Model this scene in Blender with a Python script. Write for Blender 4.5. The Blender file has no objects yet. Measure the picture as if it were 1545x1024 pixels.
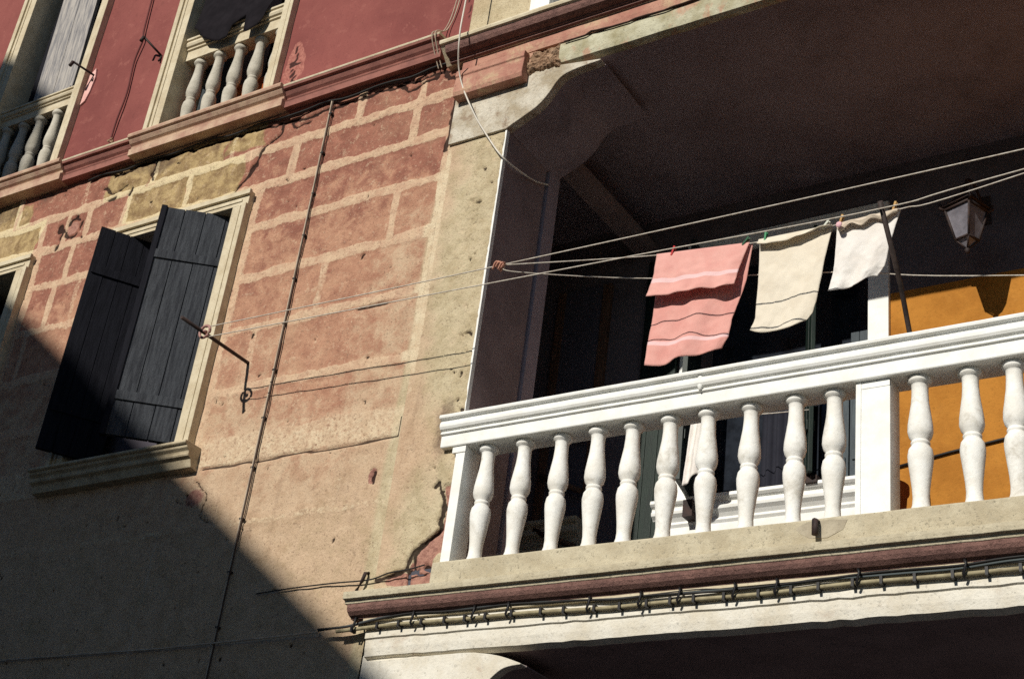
import bpy, math, random
import numpy as np
from mathutils import Vector, Matrix

random.seed(7)
rng = np.random.default_rng(11)
scene = bpy.context.scene
COL = scene.collection

# ------------------------------------------------------------------ helpers
def lin(r, g, b):
    f = lambda c: (c / 12.92 if c <= 0.04045 else ((c + 0.055) / 1.055) ** 2.4)
    return (f(r / 255) * .97, min(.9, f(g / 255)), min(.9, f(b / 255) * 1.08), 1.0)

class MB:
    """collects shapes into one mesh"""
    def __init__(self):
        self.v = []; self.f = []; self.s = []
    def add(self, verts, faces, smooth=False):
        n = len(self.v)
        self.v += [tuple(p) for p in verts]
        for q in faces:
            self.f.append(tuple(i + n for i in q)); self.s.append(smooth)
        return self
    def box(self, x0, x1, y0, y1, z0, z1):
        vs = [(x, y, z) for x in (x0, x1) for y in (y0, y1) for z in (z0, z1)]
        return self.add(vs, [(0, 1, 3, 2), (4, 6, 7, 5), (0, 4, 5, 1), (2, 3, 7, 6), (0, 2, 6, 4), (1, 5, 7, 3)])
    def sweep_x(self, prof, x0, x1, n=1, wob=0.0):
        """profile [(y,z)] ordered from top-front to bottom-front, swept along x, closed"""
        k = len(prof); vs = []
        for i in range(n + 1):
            x = x0 + (x1 - x0) * i / n
            w = (0 if wob == 0 else random.uniform(-wob, wob))
            vs += [(x, y + w * .5, z + w) for y, z in prof]
        fs = []
        for i in range(n):
            for j in range(k):
                a = i * k + j; b = i * k + (j + 1) % k
                fs.append((a, b, b + k, a + k))
        fs.append(tuple(range(k - 1, -1, -1))); fs.append(tuple(n * k + j for j in range(k)))
        return self.add(vs, fs)
    def prism(self, poly, y0, y1):
        """polygon [(x,z)] extruded along y"""
        k = len(poly)
        vs = [(x, y0, z) for x, z in poly] + [(x, y1, z) for x, z in poly]
        fs = [tuple(range(k)), tuple(range(2 * k - 1, k - 1, -1))]
        for j in range(k):
            a = j; b = (j + 1) % k
            fs.append((a, a + k, b + k, b))
        return self.add(vs, fs)
    def lathe(self, c, prof, n=20, sq=1.0):
        vs = []; k = len(prof)
        for r, z in prof:
            for i in range(n):
                a = 2 * math.pi * i / n
                vs.append((c[0] + r * math.cos(a), c[1] + r * math.sin(a) * sq, c[2] + z))
        fs = []
        for j in range(k - 1):
            for i in range(n):
                a = j * n + i; b = j * n + (i + 1) % n
                fs.append((a, b, b + n, a + n))
        self.add(vs, fs, True)
        self.add([], [])
        n0 = len(self.v) - k * n
        self.f.append(tuple(n0 + i for i in range(n - 1, -1, -1))); self.s.append(False)
        self.f.append(tuple(n0 + (k - 1) * n + i for i in range(n))); self.s.append(False)
        return self
    def tube(self, pts, r, n=8, r1=None):
        pts = [Vector(p) for p in pts]; k = len(pts); vs = []
        up = Vector((0.13, 0.21, 1)).normalized()
        for i, p in enumerate(pts):
            t = (pts[min(i + 1, k - 1)] - pts[max(i - 1, 0)]).normalized()
            u = up if abs(t.dot(up)) < .9 else Vector((1, .2, 0)).normalized()
            a = t.cross(u).normalized(); b = t.cross(a).normalized()
            rr = r if r1 is None else r + (r1 - r) * i / (k - 1)
            for j in range(n):
                th = 2 * math.pi * j / n
                vs.append(p + a * rr * math.cos(th) + b * rr * math.sin(th))
        fs = []
        for i in range(k - 1):
            for j in range(n):
                a = i * n + j; b = i * n + (j + 1) % n
                fs.append((a, b, b + n, a + n))
        self.add(vs, fs, True)
        n0 = len(self.v) - k * n
        self.f.append(tuple(n0 + i for i in range(n))); self.s.append(False)
        self.f.append(tuple(n0 + (k - 1) * n + i for i in range(n - 1, -1, -1))); self.s.append(False)
        return self
    def quadbox(self, p, q, th, z0, z1):
        """upright board whose plan runs from p to q (x,y) with thickness th"""
        p = Vector(p); q = Vector(q); d = (q - p).normalized(); nrm = Vector((-d.y, d.x)) * th / 2
        c = [p + nrm, q + nrm, q - nrm, p - nrm]
        vs = [(a.x, a.y, z0) for a in c] + [(a.x, a.y, z1) for a in c]
        return self.add(vs, [(0, 1, 2, 3), (7, 6, 5, 4), (0, 4, 5, 1), (1, 5, 6, 2), (2, 6, 7, 3), (3, 7, 4, 0)])
    def build(self, name, mat, parent=None, bevel=0.0, seg=2, kind=None):
        me = bpy.data.meshes.new(name)
        me.from_pydata(self.v, [], self.f)
        me.polygons.foreach_set('use_smooth', self.s)
        import bmesh as _b
        bm = _b.new(); bm.from_mesh(me); _b.ops.recalc_face_normals(bm, faces=bm.faces[:]); bm.to_mesh(me); bm.free()
        me.materials.append(mat)
        o = bpy.data.objects.new(name, me); COL.objects.link(o)
        if parent: o.parent = parent
        if bevel:
            m = o.modifiers.new('edge', 'BEVEL'); m.width = bevel; m.segments = seg
            m.limit_method = 'ANGLE'; m.angle_limit = math.radians(40)
        if kind: o['kind'] = kind
        return o

def smooth(pts, n=8):
    pts = [Vector(p) for p in pts]; out = []
    for i in range(len(pts) - 1):
        p0 = pts[max(i - 1, 0)]; p1 = pts[i]; p2 = pts[i + 1]; p3 = pts[min(i + 2, len(pts) - 1)]
        for k in range(n):
            t = k / n
            out.append(.5 * ((2 * p1) + (p2 - p0) * t + (2 * p0 - 5 * p1 + 4 * p2 - p3) * t * t + (3 * p1 - p0 - 3 * p2 + p3) * t ** 3))
    out.append(pts[-1]); return out
def thing(name, label, cat, loc=(0, 0, 0), group=None):
    o = bpy.data.objects.new(name, None); COL.objects.link(o)
    o.empty_display_size = .1
    tag(o, label, cat, group)
    return o
def tag(o, label, cat, group=None):
    o['label'] = label; o['category'] = cat
    if group: o['group'] = group
    return o

def noise2(x, z, sc, seed=0, octv=4, gain=.5):
    """value-noise fbm 0..1 on arrays"""
    r = np.random.default_rng(seed)
    tab = r.random((256, 256)); out = 0; amp = 1; tot = 0
    for o in range(octv):
        a = x * sc * 2 ** o + 37.3 * o + 100; b = z * sc * 2 ** o + 11.7 * o + 100
        i = np.floor(a).astype(int); j = np.floor(b).astype(int); u = a - i; v = b - j
        u = u * u * (3 - 2 * u); v = v * v * (3 - 2 * v)
        g = lambda p, q: tab[p & 255, q & 255]
        n = (g(i, j) * (1 - u) + g(i + 1, j) * u) * (1 - v) + (g(i, j + 1) * (1 - u) + g(i + 1, j + 1) * u) * v
        out = out + amp * n; tot += amp; amp *= gain
    return out / tot
def sstep(a, b, x):
    t = np.clip((x - a) / (b - a), 0, 1); return t * t * (3 - 2 * t)
def dist_poly(x, z, pts):
    d = np.full(x.shape, 1e9)
    for (ax, az), (bx, bz) in zip(pts[:-1], pts[1:]):
        dx, dz = bx - ax, bz - az; L = dx * dx + dz * dz + 1e-12
        t = np.clip(((x - ax) * dx + (z - az) * dz) / L, 0, 1)
        d = np.minimum(d, np.hypot(x - ax - t * dx, z - az - t * dz))
    return d
def ell(x, z, cx, cz, rx, rz):
    return np.hypot((x - cx) / rx, (z - cz) / rz)

def wall_grid(name, xs, zs, holes, field, mat, parent, ybase=0.0):
    """a dense plaster sheet; field(x,z) -> (relief toward the street, {attr: array})"""
    X, Z = np.meshgrid(xs, zs)
    rel, at = field(X, Z)
    nx, nz = len(xs), len(zs)
    co = np.stack([X, ybase - rel, Z], -1).reshape(-1, 3).astype(np.float32)
    i, j = np.meshgrid(np.arange(nx - 1), np.arange(nz - 1))
    cx = (xs[i] + xs[i + 1]) / 2; cz = (zs[j] + zs[j + 1]) / 2
    keep = np.ones(cx.shape, bool)
    for x0, x1, z0, z1 in holes:
        keep &= ~((cx > x0) & (cx < x1) & (cz > z0) & (cz < z1))
    a = (j * nx + i)[keep]
    F = np.stack([a, a + 1, a + nx + 1, a + nx], -1).astype(np.int32)
    me = bpy.data.meshes.new(name)
    me.vertices.add(len(co)); me.vertices.foreach_set('co', co.ravel())
    me.loops.add(F.size); me.loops.foreach_set('vertex_index', F.ravel())
    me.polygons.add(len(F)); me.polygons.foreach_set('loop_start', np.arange(0, F.size, 4, dtype=np.int32))
    me.update(calc_edges=True)
    me.polygons.foreach_set('use_smooth', np.ones(len(F), bool))
    for k, v in at.items():
        t = me.attributes.new(k, 'FLOAT', 'POINT'); t.data.foreach_set('value', v.astype(np.float32).ravel())
    me.materials.append(mat)
    o = bpy.data.objects.new(name, me); COL.objects.link(o); o.parent = parent
    return o

# ------------------------------------------------------------------ materials
class NT:
    def __init__(self, name):
        self.m = bpy.data.materials.new(name); self.m.use_nodes = True
        self.t = self.m.node_tree; self.n = self.t.nodes; self.n.clear()
        self.out = self.n.new('ShaderNodeOutputMaterial'); self.bs = self.n.new('ShaderNodeBsdfPrincipled')
        self.t.links.new(self.bs.outputs[0], self.out.inputs[0])
        self.tc = self.n.new('ShaderNodeTexCoord').outputs['Object']
    def L(self, a, b): self.t.links.new(a, b)
    def put(self, sock, v):
        if hasattr(v, 'links') or hasattr(v, 'is_linked'): self.L(v, sock)
        else: sock.default_value = v
    def noise(self, scale, detail=6, rough=.6, vec=None, dist=0):
        n = self.n.new('ShaderNodeTexNoise'); n.inputs['Scale'].default_value = scale
        n.inputs['Detail'].default_value = detail; n.inputs['Roughness'].default_value = rough
        n.inputs['Distortion'].default_value = dist
        self.L(vec if vec is not None else self.tc, n.inputs['Vector']); return n.outputs['Fac']
    def attr(self, name):
        n = self.n.new('ShaderNodeAttribute'); n.attribute_name = name; return n.outputs['Fac']
    def math(self, op, a, b=0.0, c=0.0):
        n = self.n.new('ShaderNodeMath'); n.operation = op
        self.put(n.inputs[0], a); self.put(n.inputs[1], b); self.put(n.inputs[2], c); return n.outputs[0]
    def ramp(self, v, a, b, lo=0.0, hi=1.0):
        n = self.n.new('ShaderNodeMapRange'); n.interpolation_type = 'SMOOTHSTEP'
        self.put(n.inputs[0], v); n.inputs[1].default_value = a; n.inputs[2].default_value = b
        n.inputs[3].default_value = lo; n.inputs[4].default_value = hi; return n.outputs[0]
    def mix(self, f, a, b, mode='MIX'):
        n = self.n.new('ShaderNodeMix'); n.data_type = 'RGBA'; n.blend_type = mode
        self.put(n.inputs[0], f); self.put(n.inputs[6], a); self.put(n.inputs[7], b); return n.outputs[2]
    def map(self, sx, sy, sz):
        n = self.n.new('ShaderNodeMapping'); n.inputs['Scale'].default_value = (sx, sy, sz)
        self.L(self.tc, n.inputs[0]); return n.outputs[0]
    def bump(self, h, strength=.3, dist=.01, prev=None):
        n = self.n.new('ShaderNodeBump'); n.inputs['Strength'].default_value = strength
        n.inputs['Distance'].default_value = dist; self.L(h, n.inputs['Height'])
        if prev is not None: self.L(prev, n.inputs['Normal'])
        return n.outputs[0]
    def done(self, col, rough=.85, normal=None, spec=.25, **kw):
        self.put(self.bs.inputs['Base Color'], col); self.put(self.bs.inputs['Roughness'], rough)
        self.bs.inputs['Specular IOR Level'].default_value = spec
        if normal is not None: self.L(normal, self.bs.inputs['Normal'])
        for k, v in kw.items(): self.bs.inputs[k].default_value = v
        return self.m

def M(name, col, col2=None, scale=7, amt=.6, rough=.85, bump=.25, bscale=60, bdist=.004, spec=.2,
      dirt=None, dscale=4, dlo=.55, dhi=.75, damt=.6, stretch=None, pits=0, objrand=False):
    t = NT(name)
    if objrand:
        oi = t.n.new('ShaderNodeObjectInfo'); va = t.n.new('ShaderNodeVectorMath'); va.operation = 'ADD'
        vs_ = t.n.new('ShaderNodeVectorMath'); vs_.operation = 'SCALE'; t.L(oi.outputs['Location'], vs_.inputs[0]); vs_.inputs['Scale'].default_value = 3.7
        t.L(t.tc, va.inputs[0]); t.L(vs_.outputs[0], va.inputs[1]); t.tc = va.outputs[0]
    if col2 is None: col2 = tuple(c * .78 for c in col[:3]) + (1,)
    v = t.map(*stretch) if stretch else t.tc
    n1 = t.noise(scale, 7, .65, v)
    c = t.mix(t.ramp(n1, .35, .68, 0, amt), col, col2)
    n2 = t.noise(scale * 9, 4, .6, v)
    c = t.mix(t.ramp(n2, .5, .75, 0, .25), c, tuple(x * .7 for x in col[:3]) + (1,))
    if dirt:
        n3 = t.noise(dscale, 9, .72, v, .4)
        c = t.mix(t.ramp(n3, dlo, dhi, 0, damt), c, dirt)
    if pits:
        n4 = t.noise(52, 5, .75); c = t.mix(t.ramp(n4, .42, .36, 0, pits), c, tuple(x * .35 for x in col[:3]) + (1,))
        n5 = t.noise(17, 7, .7, None, .5); c = t.mix(t.ramp(n5, .53, .62, 0, pits * .55), c, tuple(x * .72 for x in col[:3]) + (1,))
    nb = t.bump(t.noise(bscale, 8, .7, v), bump, bdist)
    if pits: nb = t.bump(n4, pits, .008, nb); nb = t.bump(n5, pits * .6, .012, nb)
    return t.done(c, rough, nb, spec)

# paints and stones
M_white = M('white_paint', lin(243, 241, 230), lin(228, 224, 209), 9, .7, .6, .25, 45, .003, .3, lin(165, 155, 135), 14, .66, .78, .55)
M_balu = M('weathered_white_paint', lin(244, 241, 229), lin(228, 222, 206), 7, .9, .7, .45, 38, .004, .2, lin(158, 146, 122), 6, .52, .68, .45, pits=.15, objrand=True)
M_stone = M('beige_stone', lin(202, 190, 160), lin(174, 160, 130), 6, .8, .9, .5, 55, .006, .15, lin(120, 108, 88), 11, .6, .74, .6, pits=0.75)
M_fascia = M('whitewash', lin(230, 223, 204), lin(208, 196, 170), 4, .8, .9, .5, 40, .006, .15, lin(170, 140, 115), 3.2, .56, .72, .7, pits=0.5)
M_cream = M('cream_trim', lin(214, 200, 168), lin(190, 172, 138), 8, .8, .8, .35, 50, .004, .2, lin(140, 118, 92), 9, .6, .75, .6, pits=0.4)
M_rose = M('rose_moulding', lin(146, 110, 98), lin(112, 84, 76), 12, .9, .95, 1.0, 95, .012, .1, lin(90, 66, 60), 30, .55, .7, .6, pits=0.8)
M_redtrim = M('red_string_course', lin(158, 106, 92), lin(130, 86, 76), 7, .9, .85, .35, 40, .005, .15, lin(196, 150, 126), 6, .58, .72, .55, pits=0.4)
M_pinktrim = M('pink_plaster', lin(192, 146, 122), lin(166, 112, 96), 5, .9, .92, .5, 45, .006, .1, lin(200, 176, 138), 4, .52, .66, .7, pits=0.6)
M_lintel = M('lichened_lintel', lin(204, 198, 168), lin(160, 150, 114), 5, 1, .92, .6, 42, .008, .1, lin(190, 142, 114), 4.5, .5, .62, .75, pits=0.7)
M_corbel = M('stained_corbel', lin(214, 204, 182), lin(170, 154, 126), 5, 1, .95, .9, 38, .010, .1, lin(142, 116, 92), 7, .52, .66, .8, pits=0.6)
M_rubble = M('broken_masonry', lin(190, 156, 124), lin(132, 102, 78), 14, .9, 1, 1, 40, .02, .05, lin(70, 56, 46), 18, .55, .66, .9)
M_sill = M('pinkish_stone_sill', lin(204, 174, 144), lin(172, 130, 110), 6, .9, .85, .4, 50, .004, .15, lin(120, 90, 78), 9, .58, .74, .6, pits=.4)
M_cream2 = M('shade_darkened_cream_stone', lin(198, 182, 150), lin(164, 146, 116), 7, .9, .85, .4, 50, .004, .15, lin(110, 94, 76), 8, .55, .72, .65, pits=.5)  # dirty sill stone, its overall tone lowered to deepen the shade on it
M_shadewall = M('shade_toned_plaster', lin(112, 102, 102), lin(92, 82, 82), 3, .8, .9, .3, 30, .004, .1)  # unlit parts of the loggia wall, their shade put into the plaster colour
M_floor = M('grey_cement', lin(88, 88, 94), lin(72, 72, 78), 3, .8, .9, .3, 40, .003, .1)
M_greystone = M('grey_stone', lin(202, 194, 174), lin(178, 170, 150), 9, .8, .85, .4, 60, .004, .15, lin(110, 102, 88), 12, .62, .76, .6, pits=0.35, objrand=True)
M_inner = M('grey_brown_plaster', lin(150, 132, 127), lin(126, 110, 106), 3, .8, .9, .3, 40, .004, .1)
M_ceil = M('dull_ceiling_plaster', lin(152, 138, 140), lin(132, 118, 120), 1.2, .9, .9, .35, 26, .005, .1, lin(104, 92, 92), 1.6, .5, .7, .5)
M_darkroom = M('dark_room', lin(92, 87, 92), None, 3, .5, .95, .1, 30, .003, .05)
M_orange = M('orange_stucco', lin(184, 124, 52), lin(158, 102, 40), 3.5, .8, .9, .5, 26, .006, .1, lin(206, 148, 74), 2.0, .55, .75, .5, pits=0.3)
M_shutter = M('black_green_wood', lin(36, 36, 41), lin(24, 24, 28), 5, .95, .8, .8, 30, .005, .06, lin(74, 74, 76), 13, .62, .76, .55, (9, 9, .8))
M_shutter2 = M('worn_grey_green_wood', lin(78, 80, 82), lin(52, 53, 56), 5, .95, .85, .9, 30, .006, .05, lin(104, 104, 102), 13, .60, .74, .6, (9, 9, .8), pits=.4)
M_teal = M('teal_grey_wood', lin(72, 82, 84), lin(52, 60, 64), 5, .9, .6, .6, 30, .004, .3, lin(128, 130, 122), 14, .64, .76, .5, (9, 9, .8))
M_greenwood = M('dark_green_wood', lin(30, 44, 36), lin(22, 32, 28), 5, .9, .5, .4, 30, .003, .3, None, stretch=(9, 9, .8))
M_oldwood = M('weathered_grey_wood', lin(180, 172, 160), lin(120, 118, 118), 6, .95, .85, .6, 25, .005, .15, lin(86, 86, 88), 9, .54, .7, .75, (7, 7, .7))
M_brownwood = M('brown_wood', lin(112, 84, 66), lin(86, 62, 48), 5, .9, .75, .5, 30, .004, .2, None, stretch=(9, 9, .8))
M_curtain = M('slate_blue_cloth', lin(50, 50, 56), lin(40, 40, 46), 5, .8, .95, .2, 60, .003, .05)
M_iron = M('dark_iron', lin(46, 38, 36), lin(70, 50, 42), 22, .8, .7, .4, 120, .002, .3)
M_pole = M('dark_brown_pole', lin(70, 58, 52), lin(46, 38, 35), 30, .9, .6, .4, 60, .003, .3)
M_cableblk = M('black_cable', lin(40, 38, 36), None, 20, .6, .6, .1, 90, .001, .3)
M_cablewht = M('white_cable', lin(226, 216, 196), None, 20, .6, .55, .1, 90, .001, .3)
M_cablegry = M('faded_cable', lin(198, 180, 154), lin(160, 138, 116), 12, .8, .7, .2, 90, .001, .2)
M_cord = M('line_cord', lin(214, 204, 186), lin(170, 156, 136), 40, .8, .8, .5, 300, .001, .1)
M_conduit = M('cream_conduit', lin(166, 154, 120), lin(130, 118, 90), 16, .9, .6, .3, 60, .002, .2, lin(80, 70, 54), 14, .54, .7, .7)
M_clip = M('black_clip', lin(34, 32, 32), None, 20, .6, .5, .1, 90, .001, .3)
M_terra = M('terracotta', lin(176, 98, 50), lin(142, 76, 40), 12, .8, .9, .3, 60, .003, .1)
M_black = M('black_cloth', lin(30, 27, 29), lin(40, 36, 38), 9, .8, .95, .4, 200, .003, .05)
M_pave = M('street_paving', lin(62, 64, 68), lin(50, 52, 56), 1.2, .8, .9, .4, 8, .02, .1)
M_oppwall = M('opposite_plaster', lin(120, 112, 112), lin(104, 98, 98), 1.2, .8, .9, .3, 12, .01, .1)
M_tile = M('roof_tile', lin(150, 88, 62), lin(120, 70, 52), 6, .9, .9, .5, 20, .02, .1)

def pin_mat(name, c): return M(name, c, None, 30, .5, .35, .1, 60, .001, .5)
M_red = pin_mat('red_plastic', lin(196, 40, 40)); M_green = pin_mat('green_plastic', lin(30, 132, 76))
M_dkgreen = pin_mat('dark_green_plastic', lin(22, 84, 50)); M_palepin = pin_mat('pale_plastic', lin(206, 206, 186))
M_wood = M('pale_pin_wood', lin(200, 160, 100), lin(170, 128, 76), 20, .8, .7, .3, 90, .001, .2)

def glass_mat():
    t = NT('milky_lantern_glass')
    c = t.mix(t.ramp(t.noise(14, 5, .6), .35, .7), lin(140, 134, 136), lin(112, 106, 108))
    return t.done(c, .35, None, .5, **{'Transmission Weight': .25})
M_glass = glass_mat()
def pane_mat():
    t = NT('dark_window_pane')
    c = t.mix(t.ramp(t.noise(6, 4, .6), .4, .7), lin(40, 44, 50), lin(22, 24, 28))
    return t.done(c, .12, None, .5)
M_pane = pane_mat()

def plaster_lower():
    """old painted block courses: red paint fading to bare tan lime, ochre patches, dirt, cracks"""
    t = NT('painted_block_courses')
    J = t.attr('joint'); Rd = t.attr('red'); Oc = t.attr('ochre'); Dk = t.attr('dirt'); Cr = t.attr('crack'); Bk = t.attr('brick'); Cm = t.attr('cream')
    big = t.noise(1.6, 6, .62); mid = t.noise(7, 8, .68, None, .3); fine = t.noise(38, 6, .7); grit = t.noise(130, 3, .7)
    tan = t.mix(t.ramp(mid, .32, .7), lin(203, 175, 142), lin(188, 156, 124))
    pk = t.mix(t.ramp(mid, .35, .68), lin(191, 145, 115), lin(168, 121, 96))
    red = t.mix(t.ramp(mid, .36, .66), lin(166, 112, 91), lin(142, 93, 76))
    r2 = t.math('ADD', Rd, t.math('ADD', t.math('MULTIPLY', t.math('SUBTRACT', mid, .5), 1.0), t.math('MULTIPLY', t.math('SUBTRACT', fine, .5), .55)))
    c = t.mix(t.ramp(r2, .16, .56), tan, pk); c = t.mix(t.ramp(r2, .68, .94), c, red)
    och = t.mix(t.ramp(mid, .38, .64), lin(186, 160, 112), lin(134, 108, 74))
    o2 = t.math('ADD', Oc, t.math('MULTIPLY', t.math('SUBTRACT', mid, .5), .7))
    c = t.mix(t.ramp(o2, .4, .62), c, och)
    crm = t.mix(t.ramp(mid, .34, .7), lin(206, 190, 154), lin(178, 160, 124))
    c2 = t.math('ADD', Cm, t.math('MULTIPLY', t.math('SUBTRACT', mid, .5), .8))
    c = t.mix(t.ramp(c2, .3, .75), c, crm)
    jc = t.mix(t.ramp(t.noise(11, 6, .65), .35, .7), lin(215, 185, 150), lin(196, 158, 128))
    jc = t.mix(t.ramp(o2, .4, .62), jc, lin(224, 204, 160))
    jc = t.mix(t.ramp(Cm, .02, .3), jc, t.mix(t.ramp(t.noise(11, 6, .65), .35, .7), lin(225, 206, 170), lin(208, 182, 146)))
    edge = t.math('ADD', J, t.math('ADD', t.math('MULTIPLY', t.math('SUBTRACT', fine, .5), 1.05), t.math('MULTIPLY', t.math('SUBTRACT', mid, .5), .7)))
    c = t.mix(t.ramp(edge, .36, .62, 0, .93), c, jc)
    # wear: pale scuffs and dark specks
    c = t.mix(t.ramp(fine, .56, .66, 0, .40), c, lin(222, 194, 160))
    c = t.mix(t.ramp(fine, .42, .32, 0, .5), c, lin(110, 76, 62))
    c = t.mix(t.ramp(grit, .62, .68, 0, .5), c, lin(96, 72, 58))
    pit = t.noise(70, 4, .75); c = t.mix(t.ramp(pit, .42, .36, 0, .6), c, lin(104, 78, 64)); c = t.mix(t.ramp(pit, .62, .69, 0, .4), c, lin(230, 208, 176))
    strk = t.noise(2.2, 7, .65, t.map(5, 5, .6)); c = t.mix(t.ramp(strk, .54, .74, 0, .25), c, lin(120, 92, 76))
    flk = t.noise(13, 10, .78, None, .25); c = t.mix(t.ramp(flk, .575, .60, 0, .32), c, lin(224, 198, 162)); c = t.mix(t.ramp(flk, .405, .385, 0, .30), c, lin(128, 92, 74))
    c = t.mix(t.ramp(big, .52, .72, 0, .22), c, lin(206, 178, 140))
    bk = t.mix(t.ramp(fine, .4, .65), lin(180, 134, 114), lin(148, 104, 90))
    b2 = t.math('ADD', Bk, t.math('MULTIPLY', t.math('SUBTRACT', fine, .5), .6))
    c = t.mix(t.ramp(b2, .4, .6), c, bk)
    d2 = t.math('ADD', Dk, t.math('MULTIPLY', t.math('SUBTRACT', fine, .5), .9))
    c = t.mix(t.ramp(d2, .35, .95, 0, .8), c, lin(92, 74, 62))
    c = t.mix(t.ramp(Cr, .3, .7, 0, .93), c, lin(44, 32, 28))
    h = t.math('ADD', t.math('MULTIPLY', mid, .6), t.math('ADD', t.math('MULTIPLY', fine, .4), t.math('ADD', t.math('MULTIPLY', pit, .35), t.math('ADD', t.math('MULTIPLY', flk, .5), t.math('MULTIPLY', grit, .2)))))
    return t.done(c, .93, t.bump(h, .85, .016), .1)
M_block = plaster_lower()

def plaster_upper():
    t = NT('red_plaster')
    Bk = t.attr('brick'); Cr = t.attr('crack'); Cm = t.attr('cream'); Dk = t.attr('dirt')
    big = t.noise(1.1, 5, .6); mid = t.noise(6, 7, .65, None, .3); fine = t.noise(50, 5, .7)
    c = t.mix(t.ramp(big, .35, .68), lin(144, 84, 76), lin(127, 72, 66))
    c = t.mix(t.ramp(mid, .48, .74, 0, .35), c, lin(158, 98, 86))
    c = t.mix(t.ramp(fine, .55, .8, 0, .25), c, lin(120, 62, 58))
    fl = t.noise(9, 10, .76, None, .3); c = t.mix(t.ramp(fl, .57, .61, 0, .28), c, lin(172, 112, 98)); c = t.mix(t.ramp(fl, .41, .38, 0, .3), c, lin(108, 62, 58)); c = t.mix(t.ramp(t.noise(75, 4, .75), .42, .36, 0, .5), c, lin(96, 56, 52))
    st = t.noise(3, 6, .6, t.map(5, 5, .5)); c = t.mix(t.ramp(st, .52, .72, 0, .25), c, lin(122, 66, 62))
    bk = t.mix(t.ramp(fine, .4, .65), lin(178, 118, 102), lin(146, 88, 78))
    b2 = t.math('ADD', Bk, t.math('MULTIPLY', t.math('SUBTRACT', mid, .5), .7))
    c = t.mix(t.ramp(b2, .45, .6), c, bk)
    crm = t.mix(t.ramp(mid, .35, .7), lin(206, 188, 152), lin(184, 162, 124))
    c = t.mix(t.ramp(t.math('ADD', Cm, t.math('MULTIPLY', t.math('SUBTRACT', fine, .5), .3)), .42, .6), c, crm)
    c = t.mix(t.ramp(t.math('ADD', Dk, t.math('MULTIPLY', t.math('SUBTRACT', fine, .5), .8)), .4, .9, 0, .7), c, lin(84, 62, 54))
    c = t.mix(t.ramp(Cr, .3, .7, 0, .9), c, lin(48, 32, 30))
    return t.done(c, .92, t.bump(t.math('ADD', t.math('MULTIPLY', mid, .5), t.math('MULTIPLY', fine, .4)), .4, .008), .1)
M_red_plaster = plaster_upper()

def cloth_mat(name, base, dark, stripes=(), lines=(), line_col=(0, 0, 0, 1), stripe_col=(1, 1, 1, 1)):
    t = NT(name); V = t.attr('v'); U = t.attr('u')
    wv = t.n.new('ShaderNodeTexVoronoi'); wv.inputs['Scale'].default_value = 260; t.L(t.tc, wv.inputs['Vector'])
    c = t.mix(t.ramp(t.noise(9, 5, .6), .35, .7, 0, .7), base, dark)
    c = t.mix(t.ramp(t.noise(150, 3, .7), .5, .72, 0, .3), c, dark)
    wob = t.math('MULTIPLY', t.math('SUBTRACT', t.noise(16, 2, .5), .5), .05)
    for a, b in stripes:
        vv = t.math('ADD', V, t.math('MULTIPLY', wob, .15))
        f = t.math('MULTIPLY', t.ramp(vv, a - .006, a + .006), t.ramp(vv, b + .006, b - .006))
        c = t.mix(f, c, stripe_col)
    for a in lines:
        vv = t.math('ADD', V, wob)
        f = t.math('MULTIPLY', t.ramp(vv, a - .008, a - .001), t.ramp(vv, a + .008, a + .001))
        c = t.mix(t.math('MULTIPLY', f, .75), c, line_col)
    nb = t.bump(wv.outputs[0], .5, .002)
    nb = t.bump(t.noise(34, 5, .65), .3, .005, nb)
    m = t.done(c, .97, nb, .05)
    t.bs.inputs['Sheen Weight'].default_value = .15
    tr = t.n.new('ShaderNodeBsdfTranslucent'); t.L(c if hasattr(c, 'links') else c, tr.inputs[0])
    mx = t.n.new('ShaderNodeMixShader'); mx.inputs[0].default_value = .12
    t.L(t.bs.outputs[0], mx.inputs[1]); t.L(tr.outputs[0], mx.inputs[2]); t.L(mx.outputs[0], t.out.inputs[0])
    return m
M_pink = cloth_mat('pink_terry', lin(232, 172, 156), lin(218, 150, 136), [(.80, .84)], [], lin(150, 76, 70), lin(242, 200, 192))
M_pinkflap = cloth_mat('pink_terry_flap', lin(236, 178, 162), lin(224, 158, 144), [(.60, .70)], [], (0, 0, 0, 1), lin(244, 204, 196))
M_creamcl = cloth_mat('cream_terry', lin(241, 229, 204), lin(228, 214, 188), [], [], lin(120, 108, 84))
M_creamflap = cloth_mat('cream_flap', lin(240, 228, 202), lin(224, 208, 178))
M_whitecl = cloth_mat('white_cotton', lin(246, 239, 226), lin(236, 226, 210), [], [], lin(140, 132, 124))
M_whiteflap = cloth_mat('white_flap', lin(226, 208, 182), lin(212, 192, 164))  # beige tint carries the shading of the folded strip

# ------------------------------------------------------------------ the setting: street and the house across
MB().add([(-60, -60, 0), (60, -60, 0), (60, 60, 0), (-60, 60, 0)], [(0, 1, 2, 3)]).build('street', M_pave, kind='structure')

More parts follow.
